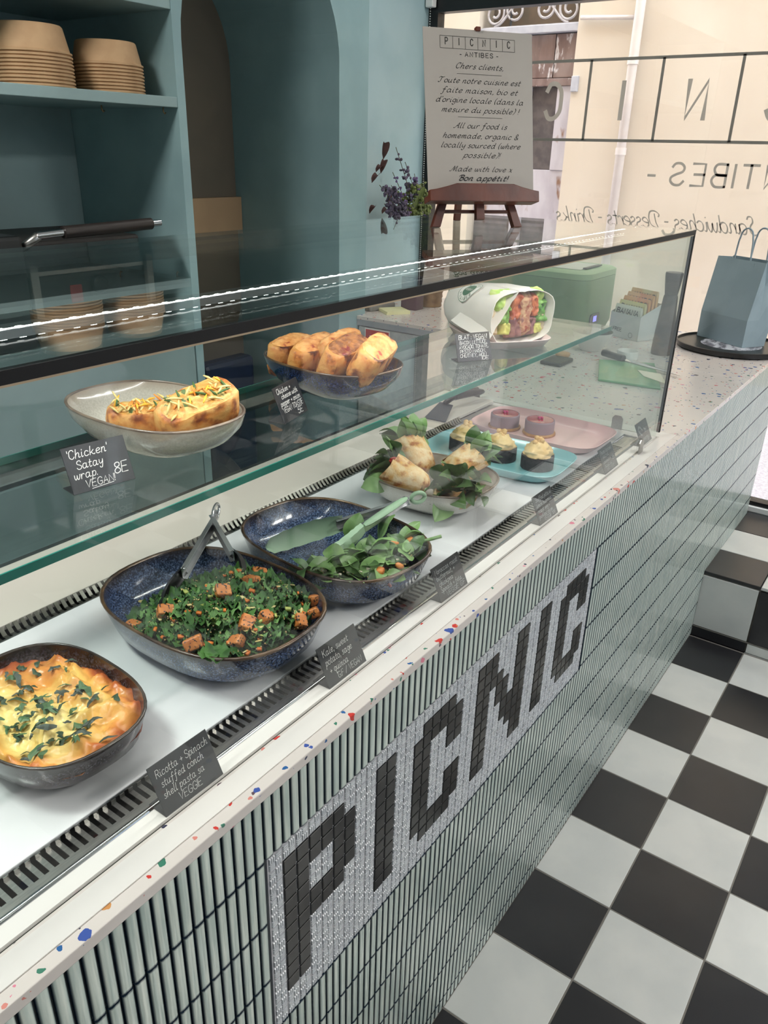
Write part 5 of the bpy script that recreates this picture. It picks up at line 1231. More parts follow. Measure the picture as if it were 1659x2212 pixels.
# ------------------------------------------------------------------ chalk price cards
slate = M('chalkboard', (30, 32, 36), .42, c2=(42, 44, 48), ns=30, bump=.1, bs=200)
chalk = M('chalk_ink', (236, 236, 232), .7, c2=(222, 222, 220), ns=60)
chalk_d = M('chalk_ink_grey', (206, 210, 210), .7, c2=(190, 196, 196), ns=60)
CW, CH = .074, .052
def card(BL, ang, tilt, rows, label, ink=chalk, w=.42, extra=None, seedv=1, size=1.0):
    random.seed(seedv)
    t = thing('price_card', BL, label, 'price card', 'chalk price cards', rz=math.radians(ang))
    th = math.radians(tilt); U = Vector((1, 0, 0)); V = Vector((0, math.sin(th), math.cos(th))); Nn = Vector((0, -math.cos(th), math.sin(th)))
    e = .0011
    f = [Vector((0, 0, 0)), U * CW, U * CW + V * CH, V * CH]
    MB().loft([[p for p in f], [p - Nn * e for p in f]]).build('board', slate, t, bevel=.0006)
    MB().add([(0, .0006, 0), (CW, .0006, 0), (CW, .026, 0), (0, .026, 0), (0, .0006, e), (CW, .0006, e), (CW, .026, e), (0, .026, e)], [(0, 3, 2, 1), (4, 5, 6, 7), (0, 1, 5, 4), (1, 2, 6, 5), (2, 3, 7, 6), (3, 0, 4, 7)]).build('foot', slate, t)
    mb = MB(); O = Nn * .0003
    write_lines(mb, rows, O, U, V, G, w=w, slant=.12, gap=1.0, jitter=.22)
    if extra: ribbons(mb, extra, O, U, V, .0006)
    mb.build('handwriting', ink, t)
    return t
ZC = .8883; ZS = 1.1256
def R4(x0, lines, size, top=.040, step=.0105, rise=0): return [(t, x0 + (q if isinstance(q, float) else 0), top - i * step, size * s_) + ((w_,) if w_ else ()) for i, (t, q, s_, w_) in enumerate(lines)]
card((-.1111, .0432, ZC), -.6, 26, [('Ricotta + Spinach', .006, .038, .0078, .064), ('stuffed conch', .008, .0275, .0075, .052), ('shell pasta sa', .006, .0165, .0075, .050), ('VEGGIE', .020, .0055, .0078, .028)], 'black price card reading Ricotta and Spinach before the pasta bake', seedv=1)
card((.1376, .0442, ZC), .3, 24, [('Kale, sweet', .007, .038, .0085, .048), ('potato, sage', .007, .0265, .0085, .050), ('+ quinoa', .010, .015, .0085, .034), ('G.F / VEGAN', .020, .0045, .0075, .046)], 'black price card reading Kale, sweet potato before the kale dish', seedv=2)
card((.3889, .0430, ZC), -.6, 25, [('Moroccan roast', .006, .040, .0075, .060), ('butternut, +', .006, .031, .0075, .048), ('chickpea', .008, .0215, .0075, .036), ('Spinach + feta.', .008, .0125, .0075, .056), ('VEGGIE G.F', .018, .0035, .0068, .050)], 'black price card reading Moroccan roast butternut before the spinach dish', chalk_d, seedv=3)
card((.7164, .0436, ZC), -.3, 25, [('Stuffed pitta w', .008, .040, .0075, .060), ('lemon hummus', .006, .030, .0075, .058), ('roast veg +', .008, .020, .0075, .044), ('pickled onion', .006, .011, .0072, .052), ('VEGGIE 10E', .020, .002, .0072, .046)], 'black price card reading Stuffed pitta before the wraps bowl', chalk_d, seedv=4)
card((1.0236, .0440, ZC), .5, 27, [('Pasta bocconc', .008, .040, .0072, .058), ('salad', .012, .031, .0075, .030), ('coconut +', .008, .021, .0072, .040), ('basil oil', .010, .012, .0072, .036), ('6E', .056, .018, .0085), ('V.F  NUT', .014, .003, .0065, .040)], 'black price card with faint chalk before the turquoise tray', chalk_d, seedv=5)
fan = [[(.022 + .012 * math.cos(a + .5) * (1 - .05 * k), .030 + .010 * math.sin(a) + .002 * k) for a in [2 * PI * q / 14 for q in range(11)]] for k in range(3)] + [[(.04 + .003 * k, .038 - .004 * k), (.05 + .003 * k, .030), (.043 + .004 * k, .024)] for k in range(3)]
card((1.2372, .0432, ZC), .6, 26, [('desserts', .012, .010, .0078, .044), ('5E', .050, .002, .0065)], 'black price card with a chalk doodle at the right end of the case', chalk_d, extra=fan, seedv=6)
card((-.0087, .2826, ZS), -9.0, 22, [("'Chicken'", .005, .0385, .0095, .046), ('Satay', .012, .026, .0092, .030), ('wrap.', .006, .0155, .0090, .026), ('VEGAN!', .016, .0045, .0080, .034), ('8E', .052, .0115, .0120, .016)], 'black price card reading Chicken Satay wrap before the pale bowl', w=.6, extra=[[(.022, .0022), (.048, .0036)]], seedv=7)
card((.3195, .2719, ZS), 14.8, 21.5, [('Chicken +', .008, .041, .0075, .040), ('cheese with', .016, .0325, .0072, .048), ('pepper + onion', .008, .0235, .0075, .058), ('VEGAN TOASTIE', .009, .0135, .0075, .058), ('5E', .046, .0035, .0085, .014)], 'black price card reading Chicken and cheese before the navy bowl', w=.6, seedv=8)
card((.791, .2723, ZS), -29.0, 20, [('BLAT : VEGAN!', .007, .0405, .0078, .060), ('BACON, LETTUCE,', .008, .0315, .0062, .058), ('AVOCADO, TOMATE,', .006, .0235, .0062, .062), ('PESTO MAISON,', .007, .0155, .0062, .054), ('CHUTNEY, AIOLI', .006, .0078, .0062, .056), ('10E', .050, .0012, .0062, .016)], 'black price card listing BLAT vegan ingredients before the wrapped sandwich', w=.75, extra=[[(.044, .0390), (.062, .0395)]], seedv=9)
card((-.2095, .2370, ZS), -4.0, 22, [('Halloumi', .008, .036, .009, .050), ('wrap', .010, .024, .009, .028), ('8E', .050, .008, .011, .016)], 'black price card cut off by the left edge of the picture on the glass shelf', seedv=10)

# ------------------------------------------------------------------ easel with the notice
F0 = Vector((.9208, .4257, ZG + .0002)); F1 = Vector((1.0731, .3092, ZG + .0002)); te = (F1 - F0).normalized(); ne = Vector((-te.y, te.x, 0))
es = thing('table_easel', tuple((F0 + F1) / 2 + ne * .05), 'small mahogany table easel standing on the glass case top', 'easel')
wood = M('mahogany', (104, 46, 24), .38, c2=(78, 32, 17), ns=10, stretch=(1, 1, 1), bump=.15, bs=60, coat=.15)
tilt = math.radians(14); upE = ne * math.sin(tilt) + Vector((0, 0, math.cos(tilt))); nE = te.cross(upE)   # nE points to the viewer or away
nE = nE if nE.dot(Vector(CP) - F0) > 0 else -nE
EO = F0 - ne * .012
def EP(a, b, c=0): return EO + te * a + upE * b + nE * c
def slat(nm, pts, t0, t1, par=es):
    return W(MB().loft([[EP(a, b, t0) for a, b in pts], [EP(a, b, t1) for a, b in pts]]), nm, wood, par, bevel=.0012)
# ledge with the shaped front lip
lip = [(-.016, .044), (.212, .044), (.212, .064), (.198, .066), (.176, .071), (.158, .0765), (.040, .0765), (.020, .071), (-.002, .066), (-.016, .064)]
slat('front_lip', lip, .018, .030)
slat('ledge', [(-.016, .044), (.212, .044), (.212, .056), (-.016, .056)], -.004, .018)
slat('front_leg', [(.000, 0.003), (.018, 0.003), (.034, .05), (.085, .30), (.072, .30), (.018, .05)], -.022, -.008)
slat('front_leg', [(.175, 0.003), (.193, 0.003), (.176, .05), (.125, .30), (.112, .30), (.160, .05)], -.022, -.008)
slat('cross_bar', [(.012, .030), (.184, .030), (.184, .036), (.012, .036)], -.020, -.012)
slat('centre_bar', [(.089, .015), (.107, .015), (.107, .33), (.089, .33)], -.008, .003)
rear = Vector((1.1128, .4827, ZG + .0002))
mb = MB(); rt = EP(.098, .29, -.03); ax = (rt - rear).normalized(); sd = te
mb.loft([[p + sd * a + ne * b_ for a, b_ in ((-.007, -.005), (.007, -.005), (.007, .005), (-.007, .005))] for p in (rear, rt)]); W(mb, 'rear_leg', wood, es, bevel=.001)
slat('top_clip', [(.094, .3505), (.104, .3505), (.104, .358), (.094, .358)], .0, .010)
# notice
nt_ = thing('notice_card', tuple(EP(.105, .057)), 'white A4 notice with black script lettering on the easel', 'notice')
nm_ = M('notice_paper_shaded', (172, 165, 157), .55, c2=(168, 161, 153), ns=5)  # white sheet greyed: its backlit shade is put into the colour
NX0, NX1, NY0, NY1 = -.0105, .2115, .058, .3525
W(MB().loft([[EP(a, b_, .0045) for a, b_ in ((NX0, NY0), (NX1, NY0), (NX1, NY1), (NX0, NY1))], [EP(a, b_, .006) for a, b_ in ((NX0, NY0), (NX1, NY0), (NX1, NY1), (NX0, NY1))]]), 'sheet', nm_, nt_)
ink = M('printed_black', (22, 20, 20), .6, c2=(28, 26, 26), ns=20)
mb = MB(); cx = (NX0 + NX1) / 2; O = EP(0, 0, .0064)
def rule(a0, a1, b0, b1): mb.add([O + te * a + upE * b_ for a, b_ in ((a0, b0), (a1, b0), (a1, b1), (a0, b1))], [(0, 1, 2, 3)])
bw = .152; bx = .0225; by0, by1 = .3185, .3395
for k in range(7): rule(bx + k * bw / 6 - .0003, bx + k * bw / 6 + .0003, by0, by1)
rule(bx, bx + bw, by0 - .0003, by0 + .0003); rule(bx, bx + bw, by1 - .0003, by1 + .0003)
for k, ch in enumerate('PICNIC'):
    st, wd = strokes(ch, G); kk = .0112 / 7; ribbons(mb, st, O + te * (bx + (k + .5) * bw / 6 - wd * kk * .42) + upE * (by0 + .0066), te * kk * .84, upE * kk, 1.1)
write_lines(mb, [('- ANTIBES -', cx, .3060, .0075, .078)], O, te, upE, G, w=1.1, gap=2.6, align='C')
sc = [('Chers clients,', .2850, .0098, .097), ('Toute notre cuisine est', .2595, .0098, .168), ('faite maison, bio et', .2425, .0098, .155), ("d'origine locale (dans la", .2255, .0098, .180), ('mesure du possible) !', .2085, .0098, .158), ('All our food is', .1805, .0098, .108), ('homemade, organic &', .1625, .0098, .156), ('locally sourced (where', .1455, .0098, .164), ('possible)!', .1280, .0098, .074), ('Made with love x', .1030, .0095, .128)]
write_lines(mb, [(t, cx, b_, s_, w_) for t, b_, s_, w_ in sc], O, te, upE, GS, w=1.15, nib=.6, slant=.34, gap=1.15, align='C')
write_lines(mb, [('Bon appétit!', cx + .002, .0862, .0098, .102)], O, te, upE, GS, w=1.9, nib=.6, slant=.34, gap=1.2, align='C')
rule(cx - .046, cx + .046, .2755, .2761); rule(cx - .046, cx + .046, .1998, .2004)
W(mb, 'print', ink, nt_)
# ------------------------------------------------------------------ things on the side counter
ZK = .8862
mch = thing('green_machine', (2.40, .90, ZK), 'sage green countertop machine with a small lit display', 'appliance')
gm = M('sage_plastic', (116, 142, 104), .42, c2=(110, 136, 99), ns=6); gmd = M('sage_plastic_lid', (140, 166, 126), .4, c2=(134, 160, 121), ns=6)
def rrect(x0, x1, y0, y1, r, z, n=6):
    P = []
    for (cx, cy, a0) in ((x1 - r, y1 - r, 0), (x0 + r, y1 - r, PI / 2), (x0 + r, y0 + r, PI), (x1 - r, y0 + r, 1.5 * PI)):
        for k in range(n + 1): a = a0 + PI / 2 * k / n; P.append((cx + r * math.cos(a), cy + r * math.sin(a), z))
    return P
W(MB().loft([rrect(2.26, 2.555, .625, 1.185, .045, ZK + .004), rrect(2.25, 2.565, .615, 1.195, .05, ZK + .03), rrect(2.25, 2.565, .615, 1.195, .05, ZK + .195)]), 'housing', gm, mch, smooth=50)
W(MB().loft([rrect(2.25, 2.565, .615, 1.195, .05, ZK + .1965), rrect(2.25, 2.565, .615, 1.195, .05, ZK + .216), rrect(2.262, 2.553, .627, 1.183, .045, ZK + .223)]), 'lid', gmd, mch, smooth=50)
W(MB().box(2.31, 2.51, .67, 1.10, ZK + .2232, ZK + .2255), 'lid_window', M('pale_lid_panel', (196, 198, 190), .3, c2=(188, 190, 183), ns=8), mch, bevel=.001)
W(MB().box(2.335, 2.48, .655, .672, ZK + .2255, ZK + .230), 'lid_handle', black_pl, mch, bevel=.002)
W(MB().loft([[(2.315 + p[0], .6145, ZK + .035 + p[1]) for p in [(.008, 0), (.08, 0), (.088, .008), (.088, .03), (.08, .038), (.008, .038), (0, .03), (0, .008)]], [(2.315 + p[0], .612, ZK + .035 + p[1]) for p in [(.008, 0), (.08, 0), (.088, .008), (.088, .03), (.08, .038), (.008, .038), (0, .03), (0, .008)]]]), 'control_panel', M('panel_dark', (40, 42, 52), .25, c2=(46, 48, 58), ns=8), mch)
W(MB().box(2.345, 2.375, .6114, .6119, ZK + .044, ZK + .064), 'lit_display', M('display_glow', (120, 110, 230), .4, emit=(150, 140, 255), est=1.6, c2=(130, 120, 235), ns=400), mch)
# pepper mill
pm = thing('pepper_mill', (2.205, .31, ZK), 'tall dark wooden pepper mill beside the side glass', 'mill')
wd = M('dark_wood', (62, 36, 26), .35, c2=(44, 25, 18), ns=12, bump=.1, bs=60, coat=.15)
MB().lathe([(.033, 0), (.034, .004), (.033, .05), (.031, .055), (.032, .06), (.029, .10), (.025, .15), (.0225, .185), (.021, .19), (.019, .192)], 32).build('mill_body', wd, pm, smooth=40)
MB().lathe([(.0195, .1925), (.021, .196), (.022, .205), (.0275, .250), (.028, .258), (.026, .262), (.0, .2625)], 32, cap1=False).build('mill_head', wd, pm, smooth=40)
# snack bars in a display carton
bx_ = thing('snack_carton', (2.36, .50, ZK), 'open white carton of fruit energy bars printed BANANA', 'carton', rz=-.42)
cardw = M('white_carton', (206, 210, 210), .5, c2=(200, 204, 204), ns=10); yel = M('print_yellow', (224, 210, 60), .5, c2=(214, 198, 50), ns=20); inkb = M('print_black', (24, 26, 28), .5, c2=(30, 32, 34), ns=20)
# local: front face at x = 0 facing -x, y across (-.07 .. .07)
bb = MB().box(0, .0015, -.07, .07, 0, .085).box(.10, .1015, -.07, .07, 0, .125)
for y in (-.07, .0688): bb.add([(0, y, 0), (.10, y, 0), (.10, y, .125), (0, y, .085), (0, y + .0012, 0), (.10, y + .0012, 0), (.10, y + .0012, .125), (0, y + .0012, .085)], [(0, 1, 2, 3), (7, 6, 5, 4), (0, 3, 7, 4), (3, 2, 6, 7), (2, 1, 5, 6), (1, 0, 4, 5)])
bb.box(0, .1, -.07, .07, 0, .0015).build('carton_body', cardw, bx_)
mb = MB(); Ub, Vb = Vector((0, -1, 0)), Vector((0, 0, 1))
write_lines(mb, [('FREE', .020, .022, .0115, .040)], Vector((-.0006, .07, 0)), Ub, Vb, G, w=1.6)
mb.lathe([(.008, 0), (.0095, 0)], 20, cap0=False, cap1=False); mb.v = mb.v[:-40] + [(-.0006, -.035 + p[0], .016 + p[1]) for p in mb.v[-40:]]
mb.build('carton_print', inkb, bx_)
names = [('BANANA', (222, 224, 214), (228, 210, 64), 'front'), ('BANANA', (214, 206, 150), (226, 208, 80), 'second'), ('MANGO', (222, 158, 96), (216, 110, 50), 'third'), ('MANGO', (222, 168, 110), (216, 120, 60), 'fourth'), ('ANANAS', (220, 170, 108), (214, 200, 150), 'rearmost')]
for k, (nm, c_, c2_, wh) in enumerate(names):
    hb_ = .112 + k * .013; t = thing('energy_bar', tuple(Vector((2.36, .50, ZK)) + Matrix.Rotation(-.42, 3, 'Z') @ Vector((.008 + k * .017, 0, .002))), wh + ' energy bar printed ' + nm + ' in the white carton', 'snack bar', 'energy bars in the carton', rz=-.42)
    wf_ = M('wrapper_%d' % k, c_, .35, c2=c2_, ns=14, lo=.45, hi=.55)
    MB().box(0, .010, -.060, .060, 0, hb_ - .01).add([(0, -.06, hb_ - .01), (.010, -.06, hb_ - .01), (.010, .06, hb_ - .01), (0, .06, hb_ - .01), (.004, -.06, hb_), (.006, -.06, hb_), (.006, .06, hb_), (.004, .06, hb_)], [(4, 5, 6, 7), (0, 1, 5, 4), (1, 2, 6, 5), (2, 3, 7, 6), (3, 0, 4, 7)]).build('wrapper', wf_, t)
    q = MB(); write_lines(q, [(nm, .008, hb_ - .030, .017, .100)], Vector((-.0006, .06, 0)), Ub, Vb, G, w=1.7, slant=.2)
    if k == 0:
        write_lines(q, [('barre de cereales', .008, hb_ - .040, .0052, .050), ("bio d'energie", .008, hb_ - .048, .0052, .042)], Vector((-.0006, .06, 0)), Ub, Vb, G, w=1.0)
        ban = MB()
        for (yy, zz) in ((.035, .048), (.0, .055), (-.04, .05)):
            ban.tube([(-.0004, yy + .014 * math.cos(a), zz + .022 * math.sin(a)) for a in [PI * (1.1 + .09 * i) for i in range(8)]], .006, 6, [.002, .005, .006, .006, .006, .006, .005, .002])
        ban.xf(lambda p: Vector((max(-.0005, min(.0, p.x)), p.y, p.z))).build('banana_print', yel, t)
    q.build('wrapper_lettering', inkb, t)
# round tray with the carrier bag
tr = thing('round_tray', (2.458, .150, ZK), 'round black-rimmed tray with a marbled top under the paper bag', 'tray')
MB().lathe([(.165, 0), (.178, .004), (.180, .020), (.176, .021), (.174, .014), (.0, .0135)], 64, cap1=False).build('tray_base', black_fr, tr, smooth=40)
MB().lathe([(.1735, .0137), (.0, .0139)], 64, cap0=False, cap1=False).build('tray_top', M('marbled_top', (206, 206, 214), .18, c2=(112, 108, 116), ns=16, lo=.42, hi=.56, stretch=(1, 3, 1)), tr)
bag = thing('paper_bag', (2.475, .175, ZK + .0142), 'pale blue-grey paper carrier bag with a small printed logo', 'bag')
bA = Vector((2.5306, .2869, 0)); bB = Vector((2.4168, .1057, 0)); du = (bB - bA).normalized(); dn = Vector((-du.y, du.x, 0)); dn = dn if dn.x > 0 else -dn
wB = (bB - bA).length; dep = .10; HB = .275; zb = ZK + .0142
def BP(u, v, z): return bA + du * u + dn * v + Vector((0, 0, zb + z))
lean = .03
pb_ = M('blue_grey_paper', (146, 164, 172), .65, c2=(140, 158, 166), ns=10, bump=.3, bs=20)
# gusseted body, slightly pinched at the top
secs = [(0, 0, dep, 0), (.09, 0, dep, .004), (.2, lean * .6, dep - .012, .018), (HB, lean, dep - .03, .03)]
rings = []
for z, v0, v1, gz in secs:
    rings.append([BP(0, v0, z), BP(wB * .5, v0 - .003 * (z > 0), z), BP(wB, v0, z), BP(wB - gz, (v0 + v1 + lean * z / HB) / 2, z), BP(wB, v1 + lean * z / HB, z), BP(wB * .5, v1 + lean * z / HB, z), BP(0, v1 + lean * z / HB, z), BP(gz, (v0 + v1 + lean * z / HB) / 2, z)])
W(MB().loft(rings, True, False), 'bag_body', pb_, bag)
W(MB().loft([[BP(a, .0015 + lean * (z / HB) * .9, z) for a, z in ((.045, HB - .045), (wB - .045, HB - .045), (wB - .045, HB - .006), (.045, HB - .006))], [BP(a, .0005 + lean * (z / HB) * .9, z) for a, z in ((.045, HB - .045), (wB - .045, HB - .045), (wB - .045, HB - .006), (.045, HB - .006))]]), 'handle_patch', pb_, bag)
hm = M('twisted_paper_cord', (150, 166, 176), .6, c2=(140, 156, 166), ns=60, bump=.4, bs=200)
for vo in (lean - .001, dep - .028 + lean):
    pts = [BP(wB * .5 + sx * (.036 - .010 * (q / 8) ** 2), vo + .004, HB - .04 + q * .0165) for sx, qs in ((-1, range(0, 7)),) for q in qs]
    pts += [BP(wB * .5 + .027 * math.cos(PI - PI * k / 8), vo + .004, HB - .04 + 6.6 * .0165 + .03 * math.sin(PI * k / 8)) for k in range(9)]
    pts += [BP(wB * .5 + (.036 - .010 * (q / 8) ** 2), vo + .004, HB - .04 + q * .0165) for q in range(6, -1, -1)]
    W(MB().tube(pts, .0028, 8), 'handle', hm, bag, smooth=True)
mb = MB(); vz = Vector((0, lean, HB)); Vd = (BP(0, lean, HB) - BP(0, 0, 0)).normalized(); Nb = du.cross(Vd); Nb = Nb if Nb.dot(Vector(CP) - bA) > 0 else -Nb
Ob = BP(0, 0, 0) + Nb * .0042
def brule(a0, a1, b0, b1): mb.add([Ob + du * a + Vd * b_ for a, b_ in ((a0, b0), (a1, b0), (a1, b1), (a0, b1))], [(0, 1, 2, 3)])
b0_, b1_, bwid = .150, .170, .122; bx0 = wB / 2 - bwid / 2
for k in range(7): brule(bx0 + k * bwid / 6 - .0004, bx0 + k * bwid / 6 + .0004, b0_, b1_)
brule(bx0, bx0 + bwid, b0_ - .0004, b0_ + .0004); brule(bx0, bx0 + bwid, b1_ - .0004, b1_ + .0004)
for k, ch in enumerate('PICNIC'):
    st, wd_ = strokes(ch, G); kk = .010 / 7; ribbons(mb, st, Ob + du * (bx0 + (k + .5) * bwid / 6 - wd_ * kk * .4) + Vd * (b0_ + .005), du * kk * .8, Vd * kk, 1.1)
write_lines(mb, [('- ANTIBES -', wB / 2, .137, .0065, .05)], Ob, du, Vd, G, w=1.1, gap=2.4, align='C')
W(mb, 'bag_print', inkb, bag)
# small dark bowl, jar, knife, board, paper
sb = thing('dark_bowl', (2.10, .515, ZK), 'small round bowl with a dark interior beside the carton', 'bowl')
MB().lathe([(.03, 0), (.034, .001), (.045, .02), (.062, .05), (.066, .062)], 40, cap1=False).build('outside', M('pale_stoneware', (206, 206, 202), .3, c2=(198, 198, 195), ns=10), sb, smooth=40)
MB().lathe([(.066, .062), (.0655, .0635), (.062, .062), (.045, .030), (.03, .018), (.0, .016)], 40, cap0=False, cap1=False).build('inside', M('dark_stoneware', (26, 30, 34), .2, c2=(34, 36, 38), ns=14), sb, smooth=40)
MB().lathe([(.050, .0385), (.03, .042), (.0, .041)], 24, cap0=False, cap1=False).build('sauce', M('sauce', (96, 70, 54), .4, c2=(60, 48, 42), ns=80, bump=.6, bs=200), sb, smooth=True)
jr_ = thing('white_ramekin', (2.055, .372, ZK), 'small white ramekin behind the side glass', 'ramekin')
MB().lathe([(.030, 0), (.033, .002), (.034, .026), (.033, .0275), (.031, .027), (.030, .010), (.0, .009)], 36, cap1=False).build('ramekin_body', M('white_ceramic', (222, 222, 220), .2, c2=(216, 216, 214), ns=8), jr_, smooth=40)
cbd = thing('cutting_board', (1.87, .29, ZK), 'translucent green cutting board on the worktop behind the case', 'board')
q4 = [Vector((1.726, .340, ZK)), Vector((1.750, .165, ZK)), Vector((2.03, .275, ZK)), Vector((1.96, .430, ZK))]
W(MB().loft([q4, [p + Vector((0, 0, .007)) for p in q4]]), 'board', M('green_acrylic', (116, 172, 126), .15, c2=(108, 164, 119), ns=4), cbd, bevel=.002)
kn = thing('kitchen_knife', (1.97, .31, ZK + .0075), 'black handled kitchen knife lying on the green board', 'knife')
W(MB().tube([(2.02, .440, ZK + .016), (1.985, .36, ZK + .015)], .011, 10), 'handle', blk, kn, smooth=40)
W(MB().add([(1.985, .372, ZK + .012), (1.975, .33, ZK + .0085), (1.915, .165, ZK + .008), (1.921, .158, ZK + .0082), (2.0, .33, ZK + .012), (1.99, .35, ZK + .0135)], [(0, 1, 2, 3, 4, 5)]).add([(1.985, .372, ZK + .013), (1.975, .33, ZK + .0095), (1.915, .165, ZK + .009), (1.921, .158, ZK + .0092), (2.0, .33, ZK + .013), (1.99, .35, ZK + .0145)], [(5, 4, 3, 2, 1, 0)]), 'blade', tg_s, kn)
pc = [Vector((1.90, .285, ZK + .0078)), Vector((1.84, .245, ZK + .0078)), Vector((1.80, .165, ZK + .0065)), Vector((1.90, .215, ZK + .0078))]
tag(MB().loft([pc, [p + Vector((0, 0, .001)) for p in pc]]).build('paper_sheet', M('loose_paper', (232, 226, 208), .7, c2=(226, 220, 202), ns=10)), 'small folded cream paper on the green board under the knife', 'paper')
bp_ = thing('card_terminal', (1.87, .525, ZK), 'flat black pad with a wooden scoop on the rear of the worktop', 'pad')
W(MB().box(1.80, 1.90, .49, .56, ZK, ZK + .012), 'pad', black_pl, bp_, bevel=.004)
tag(MB().lathe([(.0, 0), (.02, .001), (.024, .008), (.022, .014), (.0, .015)], 20, cap0=False, cap1=False).build('wooden_scoop', M('light_wood', (186, 150, 108), .6, c2=(170, 132, 92), ns=14), smooth=True, loc=(1.94, .545, ZK)), 'round wooden scoop beside the flat black pad', 'scoop')
# back corner: phone, sticky notes, purple box, ribbed wooden vase with flowers
ph = thing('card_reader', (2.215, 1.485, ZK), 'grey handheld terminal in the back corner of the side counter', 'terminal', rz=-.12)
MB().box(-.075, .075, -.032, .032, 0, .024).build('shell', M('grey_plastic', (120, 120, 118), .5, c2=(112, 112, 110), ns=10), ph, bevel=.007)
MB().box(-.045, .045, -.022, .022, .0243, .0253).build('screen', M('screen_grey', (90, 92, 90), .25, c2=(84, 86, 84), ns=10), ph)
pn = thing('sticky_notes', (2.20, 1.392, ZK), 'pad of pale yellow sticky notes on the side counter', 'notepad', rz=.95)
for k in range(4): MB().box(-.05, .05, -.05, .05, .003 * k, .003 * k + .0028).build('note_block', M('note_yellow', (226, 224, 176), .7, c2=(220, 217, 166), ns=14), pn, rot=(0, 0, .015 * k))
pb2 = thing('purple_box', (2.31, 1.385, ZK), 'deep purple upright box behind the sticky notes', 'box')
W(MB().loft([rrect(2.285, 2.345, 1.345, 1.42, .004, ZK, 2), rrect(2.285, 2.345, 1.345, 1.42, .004, ZK + .13, 2)]), 'box_body', M('plum_card', (62, 24, 58), .45, c2=(56, 21, 52), ns=10), pb2, bevel=.001)
va = thing('wooden_vase', (2.43, 1.365, ZK), 'ribbed bamboo vase holding the dried flowers', 'vase')
bam = M('bamboo', (150, 112, 66), .5, c2=(120, 84, 46), ns=30, bump=.3, bs=80)
MB().lathe([(.045, 0), (.048, .003), (.046, .014), (.049, .02), (.047, .034), (.05, .04), (.048, .054), (.051, .06), (.049, .074), (.052, .08), (.05, .15), (.05, .16), (.046, .16), (.045, .03), (.0, .03)], 36, cap1=False).build('vase_body', bam, va, smooth=40)
def px_at(px, py, ax, val):
    d = rgt * ((px - 829.5) / 1697.846) + dwn * ((py - 1106) / 1697.846) + fwd
    return cv + d * ((val - cv[ax]) / d[ax])
bq = thing('dried_flowers', (2.43, 1.365, ZK + .031), 'bouquet of dried purple and green wild flowers against the teal wall', 'flowers')
stem_m = M('dry_stem', (74, 74, 54), .7, c2=(92, 90, 66), ns=20); flo_m = M('dried_lavender', (70, 66, 78), .8, c2=(104, 94, 116), ns=60, bump=.5, bs=150); flo_p = M('purple_bloom', (116, 96, 138), .8, c2=(92, 74, 112), ns=60); gre_m = M('dry_greens', (118, 130, 74), .7, c2=(90, 102, 58), ns=40); bro_m = M('brown_leaf', (70, 40, 36), .5, c2=(96, 58, 52), ns=20)
random.seed(31)
base_v = Vector((2.43, 1.365, ZK + .15))
def sprig(tip, blobs, m_, sz=.006, spread=.010, mid=None):
    tip = Vector(tip); md = mid or (base_v + tip) / 2 + Vector((random.uniform(-.02, .02), random.uniform(-.02, .02), .03))
    P = [base_v.lerp(md, t).lerp(md.lerp(tip, t), t) for t in [k / 12 for k in range(13)]]
    W(MB().tube([tuple(p) for p in [Vector((2.43, 1.365, ZK + .035))] + P], .0014, 5), 'stem', stem_m, bq, smooth=True)
    fm = MB()
    for k in range(int(blobs * 1.8)):
        t = random.uniform(.45, 1.0); p = P[min(12, int(t * 12))] + Vector((random.uniform(-spread, spread), random.uniform(-spread, spread), random.uniform(-spread, spread)))
        fm.sphere(tuple(p), sz * random.uniform(.6, 1.6), sz * random.uniform(.6, 1.6), sz * random.uniform(.6, 1.5), 6, 4)
    tag(W(fm, 'blossom', m_, bq), kind='stuff')
YV = 1.46
for (px, py, n_, m_, sz, sp_) in ((855, 318, 26, flo_m, .005, .014), (875, 350, 24, flo_m, .005, .014), (848, 372, 18, flo_p, .004, .008), (820, 400, 40, flo_m, .006, .02), (845, 400, 40, flo_m, .006, .02), (830, 440, 46, flo_m, .007, .02), (895, 375, 26, flo_p, .006, .012), (905, 400, 50, gre_m, .007, .022), (890, 395, 50, gre_m, .007, .022), (870, 420, 50, gre_m, .007, .024), (885, 440, 50, gre_m, .007, .024), (860, 440, 40, flo_m, .007, .02), (915, 385, 24, gre_m, .005, .014), (880, 455, 30, gre_m, .007, .02)):
    sprig(px_at(px, py, 1, YV - random.uniform(0, .06)), n_, m_, sz, sp_)
# the drooping sprig over the case
sprig(px_at(852, 488, 1, 1.36), 22, flo_m, .005, .009, mid=px_at(862, 450, 1, 1.36) + Vector((0, 0, .03)))
for (px, py, rz_, s) in ((803, 395, .4, .05), (822, 375, 1.0, .05), (828, 345, 1.4, .055), (812, 372, .2, .045), (798, 462, .6, .04), (825, 462, .1, .045), (838, 440, 1.2, .05)):
    lf = leaf(s, s * .6, .5, .7); p = px_at(px, py, 1, 1.50)
    lf.xf(lambda q: Vector((q.x * math.cos(rz_) * .8, -q.y - .01 * math.sin(q.x * 60), q.x * math.sin(rz_) + q.z))); lf.xf(lambda q: q + p)
    W(lf, 'brown_leaf', bro_m, bq, smooth=True)
for (px, py) in ((905, 430), (915, 445), (895, 450)):
    for k in range(3): W(leaf(.05, .014, .4, .3).xf(lambda q: Vector((q.x * .4 + .01 * k, q.y, q.x * .9))).xf(lambda q: q + px_at(px, py, 1, 1.38 + .01 * k)), 'grass_blade', gre_m, bq, smooth=True)

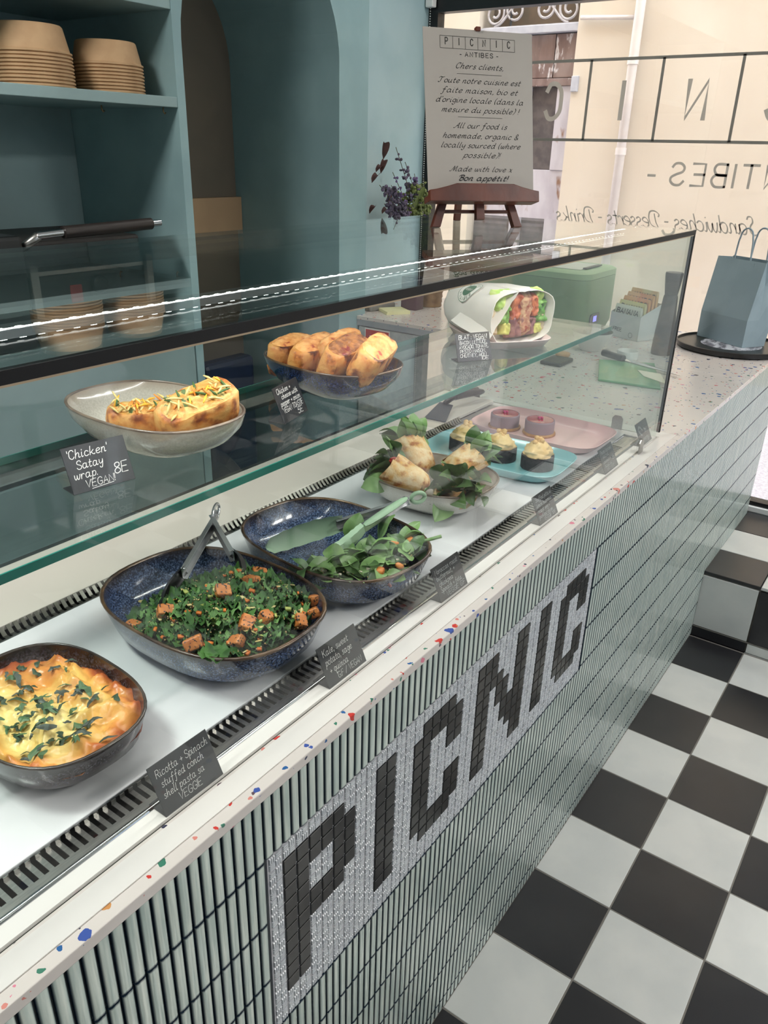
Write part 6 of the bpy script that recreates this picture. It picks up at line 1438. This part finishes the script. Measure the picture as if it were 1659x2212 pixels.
# ------------------------------------------------------------------ customer side: furniture mirrored in the glass, added unseen fill lamps
cm_ = M('bistro_metal', (52, 74, 82), .4, .3, c2=(46, 66, 74), ns=12)
def bistro_chair(x, y, rz, label):
    t = thing('bistro_chair', (x, y, 0), label, 'chair', 'bistro chairs on the customer side', rz=rz)
    MB().loft([rrect(-.2, .2, -.2, .2, .06, .44), rrect(-.2, .2, -.2, .2, .06, .455)]).build('seat', cm_, t, smooth=40)
    for sx in (-1, 1):
        MB().tube([(sx * .18, -.18, 0), (sx * .17, -.17, .44)], .012, 8).build('leg', cm_, t, smooth=True)
        MB().tube([(sx * .18, .20, 0), (sx * .17, .18, .44), (sx * .17, .22, .82)], .012, 8).build('leg', cm_, t, smooth=True)
        MB().tube([(sx * .17, .19, .64), (sx * .21, .05, .66), (sx * .21, -.16, .65), (sx * .19, -.17, .45)], .010, 8).build('arm_rest', cm_, t, smooth=True)
    MB().tube([(-.17, .22, .82), (-.1, .235, .86), (.1, .235, .86), (.17, .22, .82)], .012, 8).build('top_rail', cm_, t, smooth=True)
    for k in range(3): MB().box(-.165, .165, .212, .222, .56 + k * .08, .60 + k * .08).build('back_slat', cm_, t)
bistro_chair(.42, -1.42, 2.9, 'dark bistro chair mirrored at the left of the front glass'); bistro_chair(1.42, -1.32, -2.7, 'dark bistro chair mirrored beside the table in the front glass')
tb = thing('bistro_table', (.98, -2.02, 0), 'round pale bistro table mirrored in the front glass', 'table')
MB().lathe([(.34, .72), (.35, .725), (.35, .742), (.34, .745)], 40).build('table_top', M('pale_table', (206, 214, 220), .3, c2=(198, 206, 213), ns=6), tb, smooth=40)
MB().lathe([(.2, 0), (.2, .012), (.03, .03), (.025, .70), (.08, .72)], 24).build('pedestal', cm_, tb, smooth=40)
lamp_m = M('fill_diffuser', (250, 248, 242), .4, emit=(255, 250, 240), est=3.0)
for k, (x, y) in enumerate(((1.15, -2.1), (1.95, -2.05), (-.5, .95), (2.15, .85))):  # unseen lamps added to brighten the floor, counter front and back wall
    t = thing('fill_lamp', (x, y, 2.555), 'added out-of-view fill lamp ' + ('over the customer floor near the doorway', 'over the customer floor by the far corner', 'above the serving side near the rear wall', 'above the side counter by the window')[k], 'lamp', 'added fill lamps')
    MB().box(-.24, .24, -.24, .24, .01, .0445).build('fill_frame', white_pt, t, bevel=.004)
    MB().box(-.22, .22, -.22, .22, .004, .0098).build('fill_diffuser', lamp_m, t)
    area_light('fill_glow', (0, 0, -.004), .42, .42, LAMPW[k], (1, .96, .91), (0, 0, 0), t)
